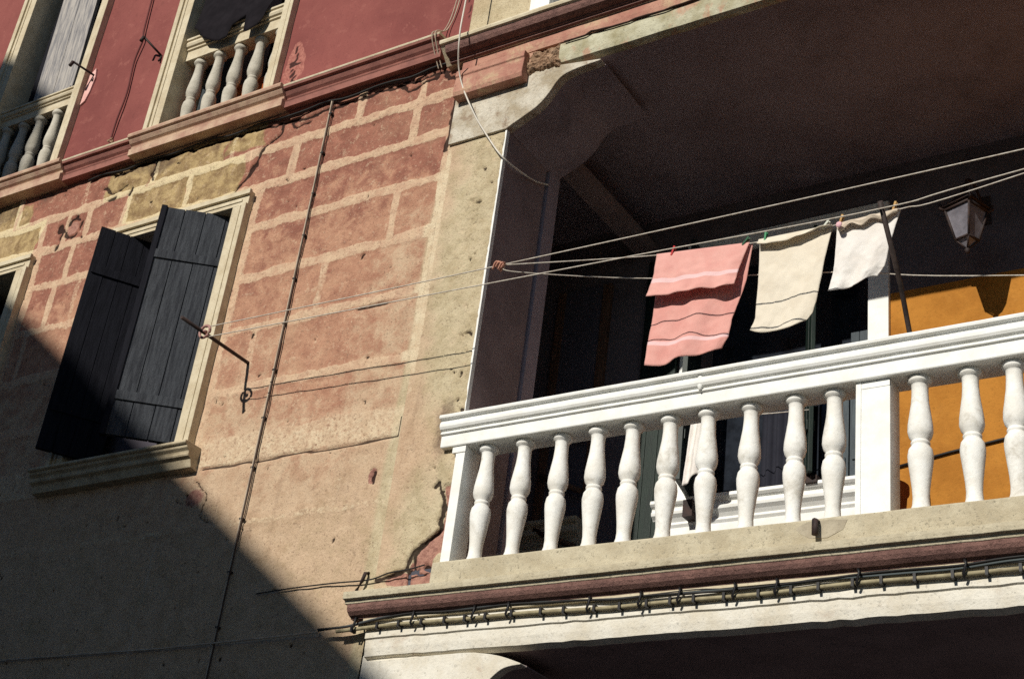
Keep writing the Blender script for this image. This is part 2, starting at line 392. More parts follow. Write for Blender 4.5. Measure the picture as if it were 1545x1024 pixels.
opp = thing('gabled_house', 'tall gabled plaster house across the street with an added flared shadow caster on its roof', 'house')
MB().prism([(-24, 0), (-24, 9.2), (-13.2, 17.24), (-5.2, 11.2), (-5.2, 0)], -24, -15.05).build('wall', M_oppwall, opp)
ro = MB()
ro.prism([(-24.3, 9.0), (-13.2, 17.26), (-4.9, 10.99), (-4.9, 11.24), (-13.2, 17.51), (-24.3, 9.25)], -24.2, -15.0)
rf = ro.build('roof', M_tile, opp)
ch = MB(); ch.box(-12.95, -12.25, -15.9, -15.1, 16.2, 17.3)  # unseen flared stack, added to cast the rounded shadow on the left window
ch.lathe((-12.6, -15.5, 0), [(.45, 17.2), (1.0, 17.38), (.99, 18.05), (1.05, 18.4), (.78, 18.66), (.4, 18.9), (.1, 18.95)], 28)
ch.build('shadow_stack', M_oppwall, rf)
for wx in (-20, -16, -11.5, -8):
    for wz in (2.2, 5.8):
        w = MB().box(wx - .55, wx + .55, -15.06, -14.98, wz, wz + 1.7).build('window', M_cream, opp)
        MB().box(wx - .42, wx + .42, -14.99, -14.965, wz + .12, wz + 1.58).build('pane', M_pane, w)

# ------------------------------------------------------------------ LEFT HOUSE
house = thing('plaster_house', 'weathered brick-red and tan house with painted block courses and shuttered windows', 'house')
SEAM = -5.40
# openings of the painted courses  (x0,x1,z0,z1)
LW = (-8.46, -7.33, 5.55, 7.54)       # lower shuttered window
LL = (-10.75, -9.75, 5.55, 7.54)      # its left neighbour
xs = np.unique(np.concatenate([np.arange(-10.75, SEAM, .012), [SEAM, LW[0], LW[1], LL[1]]])); zs = np.arange(3.55, 8.50, .012)

COURSE = [8.065, 7.71, 7.335, 6.895, 6.445, 5.96]
def lower_field(x, z):
    jig = (noise2(x, z, 5, 3, 3) - .5) * .035
    jig = jig + (noise2(x, z, 22, 143, 3) - .5) * .022
    zz = z + jig; xx = x + (noise2(x, z, 6, 5, 3) - .5) * .035
    J = np.zeros_like(x)
    wv = (noise2(x, z, 4.5, 141, 4) - .5) * .034; pres = sstep(.28, .5, noise2(x, z, 1.7, 142, 3)) * .22 + .78
    pres = pres + (1 - pres) * sstep(7.2, 7.7, z)
    fade = sstep(5.2, 7.6, z) * .45 + .62
    inner = sstep(SEAM - .0, SEAM - .05, x)
    for i, c in enumerate(COURSE):
        cc = c - .03 * sstep(-8.6, -9.4, x) * (i == 0)
        J = np.maximum(J, sstep(.054, .026, np.abs(zz - cc) + wv) * pres * (.80 + .2 * sstep(7.45, 7.65, z)))
    # verticals per course (x, zlow, zhigh, strength)
    V = [(-6.30, 8.08, 8.4, 1), (-5.73, 8.08, 8.25, .8), (-6.864, 7.73, 8.05, 1), (-5.752, 7.73, 8.05, 1), (-5.777, 6.92, 7.32, .9), (-6.32, 6.47, 6.87, .55),
         (-6.317, 5.55, 5.94, .5), (-5.82, 4.95, 5.36, .5), (-6.45, 7.35, 7.70, .25), (-6.75, 6.9, 7.3, .3), (-5.95, 5.98, 6.42, .35), (-6.85, 5.98, 6.42, .6),
         (-10.04, 8.0, 8.4, .9), (-9.62, 7.72, 8.02, .95), (-9.32, 7.72, 8.0, .9), (-9.07, 7.72, 8.0, .7), (-8.63, 7.72, 8.05, 1), (-9.21, 8.05, 8.4, .5),
         (-9.157, 7.35, 7.68, .9), (-9.24, 6.92, 7.32, .8), (-8.95, 6.92, 7.32, .5), (-8.403, 8.05, 8.42, .8), (-7.948, 7.72, 8.02, 1), (-7.55, 8.08, 8.4, .5),
         (-9.55, 6.92, 7.32, .7), (-9.4, 6.4, 6.88, .6), (-8.85, 5.98, 6.42, .6), (-5.45, 4.3, 4.9, .3), (-6.1, 4.3, 4.92, .3)]
    for vx, a, b, s in V:
        sl = vx + (-.10 * (z - 7.86) if vx == -9.62 else 0)
        m = sstep(.048, .022, np.abs(xx - sl) + wv) * sstep(a - .03, a + .0, z) * sstep(b + .03, b, z)
        J = np.maximum(J, m * s)
    # block edge strip beside the seam and pale margins round the windows
    J = np.maximum(J, sstep(.062, .02, np.abs(xx - (SEAM - .005))) * .85 * sstep(8.0, 7.7, z) * sstep(5.2, 6.2, z))
    wide = sstep(5.66, 5.58, zz) * sstep(5.36, 5.40, zz); J = np.maximum(J, wide * .72)
    J = np.maximum(J, sstep(4.90, 4.94, zz) * sstep(5.0, 4.96, zz) * .6)
    for (x0, x1, z0, z1) in (LW, LL):
        fx0, fx1, fz1 = x0 - .17, x1 + .16, z1 + .14
        dx = np.maximum(np.maximum(fx0 - xx, xx - fx1), 0); dz = np.maximum(zz - fz1, 0)
        d = np.hypot(dx, dz); J = np.maximum(J, sstep(.10, .03, d) * .8 * (z > z0 - .1))
    J = J * np.minimum(1, fade + .08)
    # red paint survives high up and toward the right-hand top
    n = noise2(x, z, 1.3, 9, 4)
    red = sstep(4.5, 8.35, z) * .86 + .19 + (n - .5) * .6
    red = red - sstep(-6.2, -5.5, x) * .35 * sstep(7.75, 7.0, z)
    red += sstep(8.05, 8.2, z) * .1 - sstep(-7.1, -8.4, x) * .2 * sstep(7.6, 6.2, z)
    och = np.zeros_like(x)
    ox = x + (noise2(x, z, 4, 231, 4) - .5) * .16; oz = z + (noise2(x, z, 4, 232, 4) - .5) * .10
    for x0, x1, z0, z1, sv in ((-8.62, -7.97, 7.72, 8.06, 1), (-7.97, -7.38, 7.70, 8.07, .95), (-8.95, -8.42, 8.04, 8.5, .8), (-8.42, -7.62, 8.06, 8.5, .95), (-7.62, -7.18, 8.1, 8.5, .7),
                               (-10.4, -9.66, 7.70, 8.03, 1), (-10.4, -10.06, 8.0, 8.5, .75), (-10.8, -9.7, 7.3, 7.7, .8), (-10.06, -9.86, 8.02, 8.3, .62)):
        d = np.maximum(np.maximum(x0 - ox, ox - x1), np.maximum(z0 - oz, oz - z1))
        och = np.maximum(och, sv * sstep(.05, -.05, d))
    dirt = np.zeros_like(x)
    dirt += .75 * sstep(.16, 0, np.abs(z - 8.34)) * sstep(.35, .65, noise2(x, z, 3.5, 21, 4)) * sstep(-6.9, -7.9, x)
    dirt += .55 * sstep(.1, 0, np.abs(z - 8.24)) * noise2(x, z, 5, 22, 4)
    dirt = np.maximum(dirt, .7 * sstep(1.1, .5, ell(xx, zz, -10.3, 8.25, .35, .12)))
    dirt = np.maximum(dirt, .75 * sstep(1.1, .3, ell(xx, zz, -8.35, 8.25, .30, .12)))
    dirt += .28 * sstep(.16, .0, np.abs(x + 8.0)) * sstep(5.3, 4.6, z)
    # cracks
    wx = x + (noise2(x, z, 14, 31, 3) - .5) * .06; wz = z + (noise2(x, z, 14, 32, 3) - .5) * .06
    cr = np.zeros_like(x)
    def crack(pts, w=.006, s=1):
        nonlocal cr
        cr = np.maximum(cr, s * sstep(w * 2.4, w * .8, dist_poly(wx, wz, pts)))
    crack([(-7.20, 8.10), (-7.27, 7.95), (-7.33, 7.86), (-7.40, 7.75)], .011)
    crack([(-8.9, 8.30), (-8.4, 8.33), (-8.0, 8.31), (-7.4, 8.30), (-7.0, 8.27), (-6.4, 8.28), (-5.9, 8.29), (-5.5, 8.27)], .009)
    crack([(-7.0, 8.27), (-6.9, 8.2), (-6.8, 8.22)], .006); crack([(-8.42, 8.3), (-8.45, 8.2), (-8.4, 8.12)], .009)
    crack([(-7.1, 8.3), (-7.05, 8.18), (-7.18, 8.1)], .007); crack([(-6.0, 8.3), (-5.85, 8.22), (-5.6, 8.25)], .008)
    crack([(-5.56, 8.3), (-5.5, 8.2), (-5.42, 8.18)], .008); crack([(-9.0, 8.2), (-8.85, 8.1), (-8.7, 8.15)], .006)
    crack([(SEAM - .02, 8.3), (SEAM - .012, 8.0), (SEAM - .02, 7.85), (SEAM - .004, 7.66), (SEAM - .03, 7.55)], .010)
    crack([(-7.10, 5.30), (-6.95, 5.2), (-6.98, 5.05), (-6.9, 4.98)], .003, .8); crack([(-7.2, 5.15), (-7.0, 5.12)], .003, .8)
    crack([(-5.62, 4.75), (-5.6, 4.6), (-5.63, 4.5)], .003, .5); crack([(-6.48, 4.9), (-6.47, 4.8)], .003, .5)
    # the pecked ring and holes between the lower windows
    ring = np.abs(ell(wx, wz, -9.235, 7.865, .085, .10) - 1)
    cr = np.maximum(cr, sstep(.26, .12, ring) * sstep(.4, .5, noise2(x, z, 16, 41, 2)))
    for cx, cz, rx, rz in ((-9.41, 7.905, .035, .045), (-9.37, 7.84, .02, .06), (-9.375, 7.70, .03, .035), (-8.63, 8.06, .02, .05), (-8.85, 8.04, .05, .02), (-9.1, 7.74, .012, .03), (-8.95, 7.76, .01, .03), (-6.855, 6.368, .018, .022), (-5.56, 5.136, .022, .05)):
        cr = np.maximum(cr, sstep(1.25, .8, ell(wx, wz, cx, cz, rx, rz)))
    for a, b in (((-5.94, 6.392), (-5.70, 6.398)),):
        cr = np.maximum(cr, sstep(.014, .005, np.hypot(dist_poly(wx, z + (noise2(x, z, 30, 7, 2) - .5) * .02, [a, b]), 0)) * .95)
    cr = np.maximum(cr, sstep(.011, .004, np.abs(z - (5.382 + (noise2(x, z, 4, 51, 2) - .5) * .016))) * (x > -7.06) * (x < -5.41) * .8)
    cr = np.maximum(cr, sstep(.010, .004, np.abs(x + 5.411)) * (z > 5.382) * (z < 5.52) * .8)
    spk = noise2(x, z, 22, 61, 2); cr = np.maximum(cr, .75 * sstep(.865, .9, spk))
    brick = np.zeros_like(x)
    brick = np.maximum(brick, .62 * sstep(1.3, .3, ell(xx, zz, -7.06, 5.18, .12, .10)))
    brick = np.maximum(brick, .9 * sstep(1.2, .7, ell(xx, zz, -5.56, 5.136, .035, .06)))
    brick = np.maximum(brick, .7 * sstep(1.15, .7, ell(xx, zz, -9.235, 7.865, .07, .08)))
    cream = sstep(-5.52, -5.40, x) * sstep(7.6, 7.0, z) * .75 + sstep(6.3, 4.7, z) * .42
    # relief: joints stand slightly proud of worn blocks, cracks are cut in
    rough = (noise2(x, z, 9, 71, 5) - .5) * .012 + (noise2(x, z, 2.2, 72, 3) - .5) * .012
    flake = sstep(.55, .62, noise2(x, z, 6, 75, 4)) * sstep(7.6, 8.2, z)
    rel = rough + J * .007 - cr * .016 - brick * .007 - flake * .006
    rel = rel * (1 - .9 * sstep(SEAM - .10, SEAM - .01, x))
    return rel, dict(joint=J, red=red, ochre=och, dirt=dirt, crack=cr, brick=brick, cream=cream)
wall_grid('wall', xs, zs, [LW, LL], lower_field, M_block, house)

def plain_field(**kw):
    def f(x, z):
        z0 = np.zeros_like(x); d = dict(joint=z0, red=z0, ochre=z0, dirt=z0, crack=z0, brick=z0, cream=z0)
        d.update({k: z0 + v for k, v in kw.items()}); return z0, d
    return f
# the same courses carried on outside the picture, coarser
wall_grid('wall', np.linspace(-16, -10.75, 60), np.linspace(0, 8.50, 90), [], lambda x, z: (np.zeros_like(x), lower_field(x, z)[1]), M_block, house)
wall_grid('wall', np.linspace(-10.75, SEAM, 60), np.linspace(0, 3.55, 40), [], lambda x, z: (np.zeros_like(x), lower_field(x, z)[1]), M_block, house)

# upper wall
W1 = (-10.86, -9.80, 8.56, 11.6); W2 = (-8.48, -7.34, 8.56, 11.6)
ux = np.unique(np.concatenate([np.arange(-11.6, SEAM, .025), [SEAM, W1[0], W1[1], W2[0], W2[1]]])); uz = np.arange(8.45, 11.7, .025)
def upper_field(x, z):
    wx = x + (noise2(x, z, 14, 31, 3) - .5) * .06; wz = z + (noise2(x, z, 14, 32, 3) - .5) * .06
    br = np.zeros_like(x)
    br = np.maximum(br, sstep(1.2, .75, ell(wx, wz, -7.10, 8.85, .10, .26)))
    br = np.maximum(br, sstep(1.2, .75, ell(wx, wz, -9.62, 9.50, .10, .22)) * .0)
    cr = np.zeros_like(x)
    for p in ([(-7.13, 9.05), (-7.08, 8.95), (-7.14, 8.85), (-7.06, 8.75), (-7.12, 8.65)], [(-7.17, 8.9), (-7.04, 8.86)], [(-7.15, 8.78), (-7.05, 8.7)]):
        cr = np.maximum(cr, sstep(.02, .008, dist_poly(wx, wz, p)))
    cr = np.maximum(cr, sstep(1.2, .8, ell(wx, wz, -7.02, 9.62, .012, .05)))
    cr = np.maximum(cr, .7 * sstep(.018, .006, dist_poly(wx, wz, [(-5.43, 8.7), (-5.46, 9.0), (-5.5, 9.3)])))
    dirt = .35 * sstep(8.75, 8.5, z) * noise2(x, z, 4, 81, 4)
    rel = (noise2(x, z, 3, 82, 4) - .5) * .014 - cr * .012 - br * .012 * noise2(x, z, 9, 83, 3)
    return rel, dict(brick=br, crack=cr, cream=np.zeros_like(x), dirt=dirt)
wall_grid('wall', ux, uz, [W1, W2], upper_field, M_red_plaster, house)
for (a, b, c, d) in ((-16, -11.6, 8.5, 13), (-11.6, SEAM, 11.66, 13)):
    wall_grid('wall', np.linspace(a, b, 20), np.linspace(c, d, 20), [], lambda x, z: (np.zeros_like(x) + .0, dict(brick=x * 0, crack=x * 0, cream=x * 0, dirt=x * 0)), M_red_plaster, house)
# bright repaired patch beside the left upper window
pm = MB(); pp = [(-9.66, 9.60), (-9.60, 9.66), (-9.575, 9.55), (-9.59, 9.40), (-9.62, 9.30), (-9.67, 9.27), (-9.665, 9.44)]
pm.prism(pp, -.016, .0); pm.build('plaster_patch', M('pale_pink_plaster', lin(232, 184, 170), lin(214, 160, 146), 14, .8, .9, .4, 60, .004), house)
# body behind the sheets (keeps the light out)
MB().box(-16, SEAM - .01, 6.0, 6.2, 0, 13).build('back_wall', M_darkroom, house)
MB().box(-16.2, -16, .0, 6.2, 0, 13.2).build('side_wall', M_block, house)
MB().box(-16, SEAM, .05, 6.0, 13.02, 13.2).build('roof', M_tile, house)
MB().box(-16, SEAM - .01, .42, 6.0, 8.40, 8.52).build('floor_slab', M_darkroom, house)

# string course and window sills
CP = [(.02, 8.545), (-.125, 8.54), (-.13, 8.525), (-.125, 8.508), (-.105, 8.502), (-.10, 8.492), (-.085, 8.468), (-.066, 8.452), (-.062, 8.437), (-.068, 8.432), (-.084, 8.42), (-.078, 8.412), (-.076, 8.362), (.02, 8.356)]
MB().sweep_x([(.0, 8.552), (-.128, 8.5475), (-.134, 8.538), (-.131, 8.527), (.0, 8.527)], -16, -5.555, 90, .0012).build('cornice', M_cream, house)
c1 = MB().sweep_x(CP, -16, -5.56, 90, .0012).build('cornice', M_redtrim, house)
SP = [(.02, 8.552), (-.16, 8.549), (-.166, 8.53), (-.161, 8.512), (-.143, 8.505), (-.138, 8.495), (-.12, 8.472), (-.098, 8.458), (-.093, 8.440), (-.100, 8.435), (-.115, 8.422), (-.113, 8.414), (-.112, 8.362), (.02, 8.352)]
for a, b in ((-8.67, -7.02), (-11.15, -9.49)):
    MB().sweep_x(SP, a, b, 14, .001).build('window_sill', M_sill, house, .003)

def bal_profile(h, s=1.0):
    P = [(.050, 0), (.049, .025), (.041, .06), (.0385, .11), (.042, .18), (.051, .28), (.0595, .37), (.061, .41), (.056, .455), (.043, .482), (.0405, .488), (.0455, .495), (.0455, .508), (.0405, .515), (.041, .522),
         (.054, .548), (.0605, .585), (.059, .64), (.051, .72), (.043, .80), (.040, .87), (.0405, .925), (.045, .940), (.056, .947), (.0605, .960), (.060, .972), (.056, .985), (.050, 1.0)]
    return [(r * s, z * h) for r, z in P]
def baluster_proto(h, s, mat, par, x, y, z):
    return MB().lathe((0, 0, 0), bal_profile(h, s), 24).build('baluster', mat, par)
def balusters(spots, h, s, mat, par):
    first = None
    for (x, y, z) in spots:
        if first is None: o = first = baluster_proto(h, s, mat, par, x, y, z)
        else:
            o = first.copy(); COL.objects.link(o); o.parent = par
        o.location = (x, y, z); o.rotation_euler = (random.uniform(-.006, .006), random.uniform(-.01, .01), random.uniform(0, 6))
        o.scale = (random.uniform(.97, 1.03),) * 2 + (1,)
def handrail(x0, x1, yf, z0, z1, mat, par, yb):
    h = z1 - z0
    P = [(yb, z1), (yf - .045, z1), (yf - .045, z1 - .10 * h), (yf - .03, z1 - .13 * h), (yf - .035, z1 - .18 * h), (yf - .038, z1 - .27 * h), (yf - .03, z1 - .37 * h), (yf - .014, z1 - .41 * h), (yf - .012, z1 - .44 * h),
         (yf - .016, z1 - .46 * h), (yf - .016, z1 - .50 * h), (yf, z1 - .53 * h), (yf, z0), (yb, z0)]
    return MB().sweep_x(P, x0, x1, 1).build('handrail', mat, par, .002)

def frame_obj(x0, x1, z0, z1, w, p, depth, mat, par, top=True, sides='LR'):
    """stepped stone surround: opening x0..x1, z0..z1; w wide, p proud of the wall"""
    m = MB()
    def jamb(a, b, s):       # a outer, b inner
        m.box(min(a, b), max(a, b), -p, depth, z0, z1)
        e = a + s * w * .30; m.box(min(a, e), max(a, e), -p - .018, -p + .004, z0, z1)
        e2 = a + s * w * .42; f2 = a + s * w * .55; m.box(min(e2, f2), max(e2, f2), -p - .008, -p + .004, z0, z1)
    if 'L' in sides: jamb(x0 - w, x0, 1)
    if 'R' in sides: jamb(x1 + w, x1, -1)
    if top:
        m.box(x0 - w, x1 + w, -p, depth, z1, z1 + w * .8)
        m.box(x0 - w - .015, x1 + w + .015, -p - .022, -p + .004, z1 + w * .52, z1 + w * .8)
        m.box(x0 - w * .6, x1 + w * .6, -p - .008, -p + .004, z1 + w * .2, z1 + w * .34)
    return m.build('frame', mat, par, .003)

def planks(name, p, q, th, z0, z1, n, mat, par, rails=(.18, .8), gap=.004):
    m = MB(); p = Vector(p); q = Vector(q)
    for i in range(n):
        a = p.lerp(q, i / n); b = p.lerp(q, (i + 1) / n); d = (b - a).normalized() * gap / 2
        m.quadbox(a + d, b - d, th + random.uniform(-.003, .003), z0, z1 + random.uniform(-.004, 0))
    dd = (q - p).normalized(); nr = Vector((-dd.y, dd.x))
    m.quadbox(p + dd * .004, q - dd * .004, th * .5, z0 + .004, z1 - .008)
    for r in rails:
        zc = z0 + (z1 - z0) * r
        for s in (1, -1):
            m.quadbox(p + nr * s * (th / 2 + .006) + dd * .02, q + nr * s * (th / 2 + .006) - dd * .02, .012, zc - .035, zc + .035)
    return m.build(name, mat, par, .002)

# lower shuttered window
w = thing('window', '', '') ; del w['label']; del w['category']; w.parent = house
frame_obj(*LW, .15, .055, .25, M_cream, w)
planks('shutter', (-8.28, .14), (-8.535, -.25), .04, 5.65, 7.545, 4, M_shutter, w)
planks('shutter', (-7.345, .13), (-7.835, -.255), .04, 5.65, 7.545, 4, M_shutter2, w, (.16, .78), .006)
MB().quadbox((-7.853, -.268), (-7.82, -.243), .062, 5.645, 7.55).build('shutter_edge', M_shutter, w)
for hz in (5.95, 7.13): MB().quadbox((-7.36, .088), (-7.60, -.10), .012, hz - .014, hz + .014).build('hinge', M_iron, w)
planks('shutter', (-7.35, .16), (-7.75, .17), .03, 5.65, 7.535, 3, M_teal, w)
SILL = [(.02, 5.548), (-.155, 5.548), (-.16, 5.53), (-.15, 5.522), (-.138, 5.518), (-.133, 5.502), (-.112, 5.486), (-.107, 5.472), (-.112, 5.466), (-.106, 5.452), (-.08, 5.438), (-.062, 5.385), (.02, 5.372)]
MB().sweep_x(SILL, -8.68, -7.10, 8, .001).build('sill', M_cream2, w, .004)
MB().box(-8.46, -7.33, .26, .28, 5.6, 7.55).build('pane', M_darkroom, w)
# left neighbour
w = bpy.data.objects.new('window', None); COL.objects.link(w); w.parent = house
frame_obj(*LL, .15, .055, .25, M_cream, w)
planks('shutter', (-10.70, .17), (-10.2, .17), .04, 5.62, 7.52, 4, M_teal, w); planks('shutter', (-10.19, .17), (-9.76, .17), .04, 5.62, 7.30, 4, M_teal, w)
MB().sweep_x(SILL, -10.98, -9.45, 8, .001).build('sill', M_cream, w, .004)
MB().box(-10.75, -9.75, .26, .28, 5.6, 7.55).build('pane', M_pane, w)
# upper window with balustrade and open dark room
w = bpy.data.objects.new('window', None); COL.objects.link(w); w.parent = house
frame_obj(*W2, .165, .045, .30, M_cream, w, False, 'L'); frame_obj(*W2, .12, .045, .30, M_cream, w, False, 'R')
handrail(-8.475, -7.345, .04, 9.395, 9.605, M_cream, w, .17)
balusters([(x, .1, 8.56) for x in (-8.345, -8.115, -7.885, -7.655, -7.43)], .835, .98, M_greystone, w)
MB().box(-8.485, -8.47, .30, .9, 8.55, 11.6).box(-7.345, -7.33, .30, .9, 8.55, 11.6).build('reveal', M_inner, w)
MB().quadbox((-8.46, .28), (-8.33, .42), .03, 8.6, 11.6).build('shutter', M_teal, w); MB().quadbox((-7.36, .28), (-7.45, .42), .03, 8.6, 11.6).build('shutter', M_teal, w)
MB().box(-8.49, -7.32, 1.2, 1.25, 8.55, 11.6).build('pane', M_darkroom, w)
# upper left window, old plank shutters
w = bpy.data.objects.new('window', None); COL.objects.link(w); w.parent = house
frame_obj(*W1, .17, .045, .30, M_cream, w, False, 'L'); frame_obj(*W1, .12, .045, .30, M_cream, w, False, 'R')
handrail(-10.855, -9.805, .04, 9.395, 9.56, M_cream, w, .12)
balusters([(x, .09, 8.56) for x in (-10.78, -10.555, -10.33, -10.09, -9.86)], .835, .98, M_greystone, w)
planks('shutter', (-10.80, .20), (-10.47, .20), .03, 8.60, 11.6, 2, M_shutter, w, ())
ow = planks('shutter', (-.27, 0), (.27, 0), .035, 0, 2.2, 2, M_oldwood, w, (.035,), .008)
ow.location = (-10.345, .14, 9.60); ow.rotation_euler = (0, math.radians(-3.0), 0)
planks('shutter', (-10.4, .20), (-9.82, .20), .03, 8.60, 11.6, 2, M_shutter, w, ())
MB().box(-10.87, -9.79, .35, .38, 8.55, 11.6).build('pane', M_darkroom, w)

# iron shutter hooks fixed to the red wall
for base, tip in (((-9.60, .0, 9.58), (-9.66, -.22, 9.60)), ((-8.757, .0, 9.52), (-8.86, -.155, 9.65))):
    h = MB().tube([base, tip], .010); h.tube([tip, (tip[0] - .012, tip[1] - .01, tip[2] - .05)], .016); h.tube([base, (base[0] + .005, base[1] - .02, base[2] - .07)], .009)
    h.build('shutter_hook', M_iron, house)

# ------------------------------------------------------------------ LOGGIA HOUSE
log = thing('loggia_house', 'cream corner house with a deep arcaded balcony loggia over a dark passage', 'house')
JX = -4.92
pxs = np.unique(np.concatenate([np.arange(SEAM, JX, .008), [JX]])); pzs = np.arange(4.30, 7.63, .008)
def pil_field(x, z):
    wx = x + (noise2(x, z, 14, 31, 3) - .5) * .05; wz = z + (noise2(x, z, 14, 32, 3) - .5) * .05
    zero = np.zeros_like(x)
    cr = zero.copy()
    cr = np.maximum(cr, sstep(.018, .006, dist_poly(wx, wz, [(-5.07, 5.0), (-5.04, 5.03), (-5.02, 4.98), (-4.985, 4.90), (-4.975, 4.82), (-4.99, 4.74), (-5.05, 4.69), (-5.13, 4.61), (-5.17, 4.52), (-5.18, 4.42)])))
    cr = np.maximum(cr, .9 * sstep(.012, .004, dist_poly(wx, wz, [(-5.12, 4.62), (-5.13, 4.54), (-5.10, 4.47), (-5.05, 4.46)])))
    cr = np.maximum(cr, .9 * sstep(.02, .007, dist_poly(wx, wz, [(-5.05, 4.50), (-5.0, 4.49), (-4.98, 4.45)])))
    cr = np.maximum(cr, .9 * sstep(.016, .006, dist_poly(wx, wz, [(SEAM, 4.45), (-5.3, 4.46), (-5.2, 4.49), (-5.1, 4.49)])))
    cr = np.maximum(cr, .9 * sstep(.012, .004, dist_poly(wx, wz, [(-5.38, 7.60), (-5.2, 7.58), (-4.92, 7.59)])) * sstep(.4, .5, noise2(x, z, 9, 3, 2)))
    cr = np.maximum(cr, sstep(1.2, .8, ell(wx, wz, -5.14, 7.60, .022, .018)))
    cr = np.maximum(cr, .75 * sstep(.76, .84, noise2(x, z, 30, 62, 2)) * sstep(-5.3, -5.0, x))
    br = zero.copy()
    side = sstep(-.01, .03, (x - np.interp(z, [4.4, 4.52, 4.61, 4.69, 4.74, 4.82, 4.9, 5.03], [-5.2, -5.17, -5.13, -5.05, -4.99, -4.975, -4.985, -5.02])))
    br = side * sstep(5.03, 4.98, z) * .9
    br = np.maximum(br, .8 * sstep(1.2, .7, ell(wx, wz, -5.2, 4.43, .14, .05)))
    pale = .8 * sstep(1.2, .8, ell(wx, wz, -4.95, 4.52, .06, .06)); br = np.maximum(br - pale, 0)
    cream = .62 + (noise2(x, z, 1.7, 91, 4) - .5) * .9 - .28 * sstep(-5.15, -5.38, x) + .15 * sstep(-5.1, -4.95, x)
    red = -.02 + (noise2(x, z, 1.5, 92, 4) - .5) * .4
    dirt = .55 * sstep(1.3, .2, ell(wx, wz, -5.06, 5.38, .10, .42)) + .22 * sstep(.5, .75, noise2(x, z, 2.6, 93, 4))
    dirt += .35 * sstep(-5.03, -4.95, x) * noise2(x, z, 7, 94, 4) * sstep(5.4, 5.8, z)
    J = sstep(.05, .01, np.abs(x - SEAM - .012)) * .8 * sstep(7.7, 7.4, z) * sstep(5.2, 6.2, z)
    och = zero
    rel = (noise2(x, z, 8, 95, 5) - .5) * .014 - cr * .018 - br * (.016 + .012 * noise2(x, z, 14, 97, 3))
    chip = sstep(.56, .66, noise2(x, z, 11, 96, 3)) * sstep(JX - .03, JX - .004, x)
    rel = rel * (1 - .9 * sstep(SEAM + .10, SEAM + .01, x)) - chip * .012
    return rel, dict(joint=J, red=red, ochre=och, dirt=dirt, crack=cr, brick=br, cream=cream)
wall_grid('pier', pxs, pzs, [], pil_field, M_block, log)
# white worn arris down the jamb, jamb face, inner strip
am = MB(); zz = 5.46
random.seed(3)
pts = []
while zz < 7.58:
    pts.append((zz, random.uniform(.008, .016) if zz > 5.8 else random.uniform(.002, .012))); zz += random.uniform(.02, .05)
vs = []; fs = []
for z, wd in pts: vs += [(JX - wd, -.010, z), (JX + .002, -.012, z), (JX + .003, .02, z)]
for i in range(len(pts) - 1):
    for k in (0, 1): fs.append((i * 3 + k, i * 3 + k + 1, i * 3 + k + 4, i * 3 + k + 3))
am.add(vs, fs); am.build('jamb_edge', M_white, log)
MB().box(SEAM + .01, JX, .07, .50, 4.0, 7.57).box(JX - .006, JX - .0005, .002, .0699, 4.34, 7.57).build('jamb', M_inner, log)
MB().box(SEAM + .01, JX - .02, .50, .53, 4.5, 7.9).box(SEAM + .01, JX + .012, .53, .66, 4.5, 7.8).build('jamb', M('lighter_strip', lin(160, 146, 148), None, 3, .5, .9, .2, 40, .003), log)
MB().box(SEAM + .01, JX, -.0, .5, 0, 3.999).build('pier', M_fascia, log)

# corbel carrying the lintel, same outline right through the wall
CB = [(SEAM + .005, 7.575), (JX, 7.57), (-4.88, 7.592), (-4.80, 7.63), (-4.71, 7.675), (-4.645, 7.73), (-4.60, 7.79), (-4.565, 7.845), (-4.52, 7.885), (-4.45, 7.905), (-4.35, 7.915), (-4.235, 7.92), (-4.235, 7.93), (-4.55, 7.985), (-4.60, 7.998), (SEAM + .005, 7.998)]
CB = [CB[0]] + [(p.x, p.z) for p in smooth([(x, 0, z) for x, z in CB[1:12]], 4)] + CB[12:]
MB().prism(CB, -.022, .045).build('corbel', M_corbel, log, .004)
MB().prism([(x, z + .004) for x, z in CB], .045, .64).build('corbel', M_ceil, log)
# thin broken render edge along the corbel's right end
LT = MB()
LT.sweep_x([(.028, 8.155), (-.035, 8.155), (-.04, 8.10), (-.036, 8.03), (-.03, 7.995), (.0, 7.985), (.028, 7.987)], -4.56, 2.2, 60, .004)
LT.build('lintel', M_lintel, log)
MB().sweep_x([(.02, 8.262), (-.046, 8.262), (-.05, 8.20), (-.045, 8.160), (.02, 8.158)], -5.36, 2.2, 70, .003).build('fascia', M_pinktrim, log)
MB().sweep_x([(.1, 8.155), (-.04, 8.155), (-.04, 8.02), (.1, 8.02)], -5.36, -4.75, 6, .002).build('fascia', M_pinktrim, log)
BLK = [(-.04, 8.145), (-.10, 8.14), (-.105, 8.09), (-.095, 8.08), (-.10, 8.02), (-.105, 7.95), (-.095, 7.92), (-.02, 7.915)]
MB().sweep_x(BLK, -5.365, -4.80, 6, .001).build('moulded_block', M_pinktrim, log, .004)
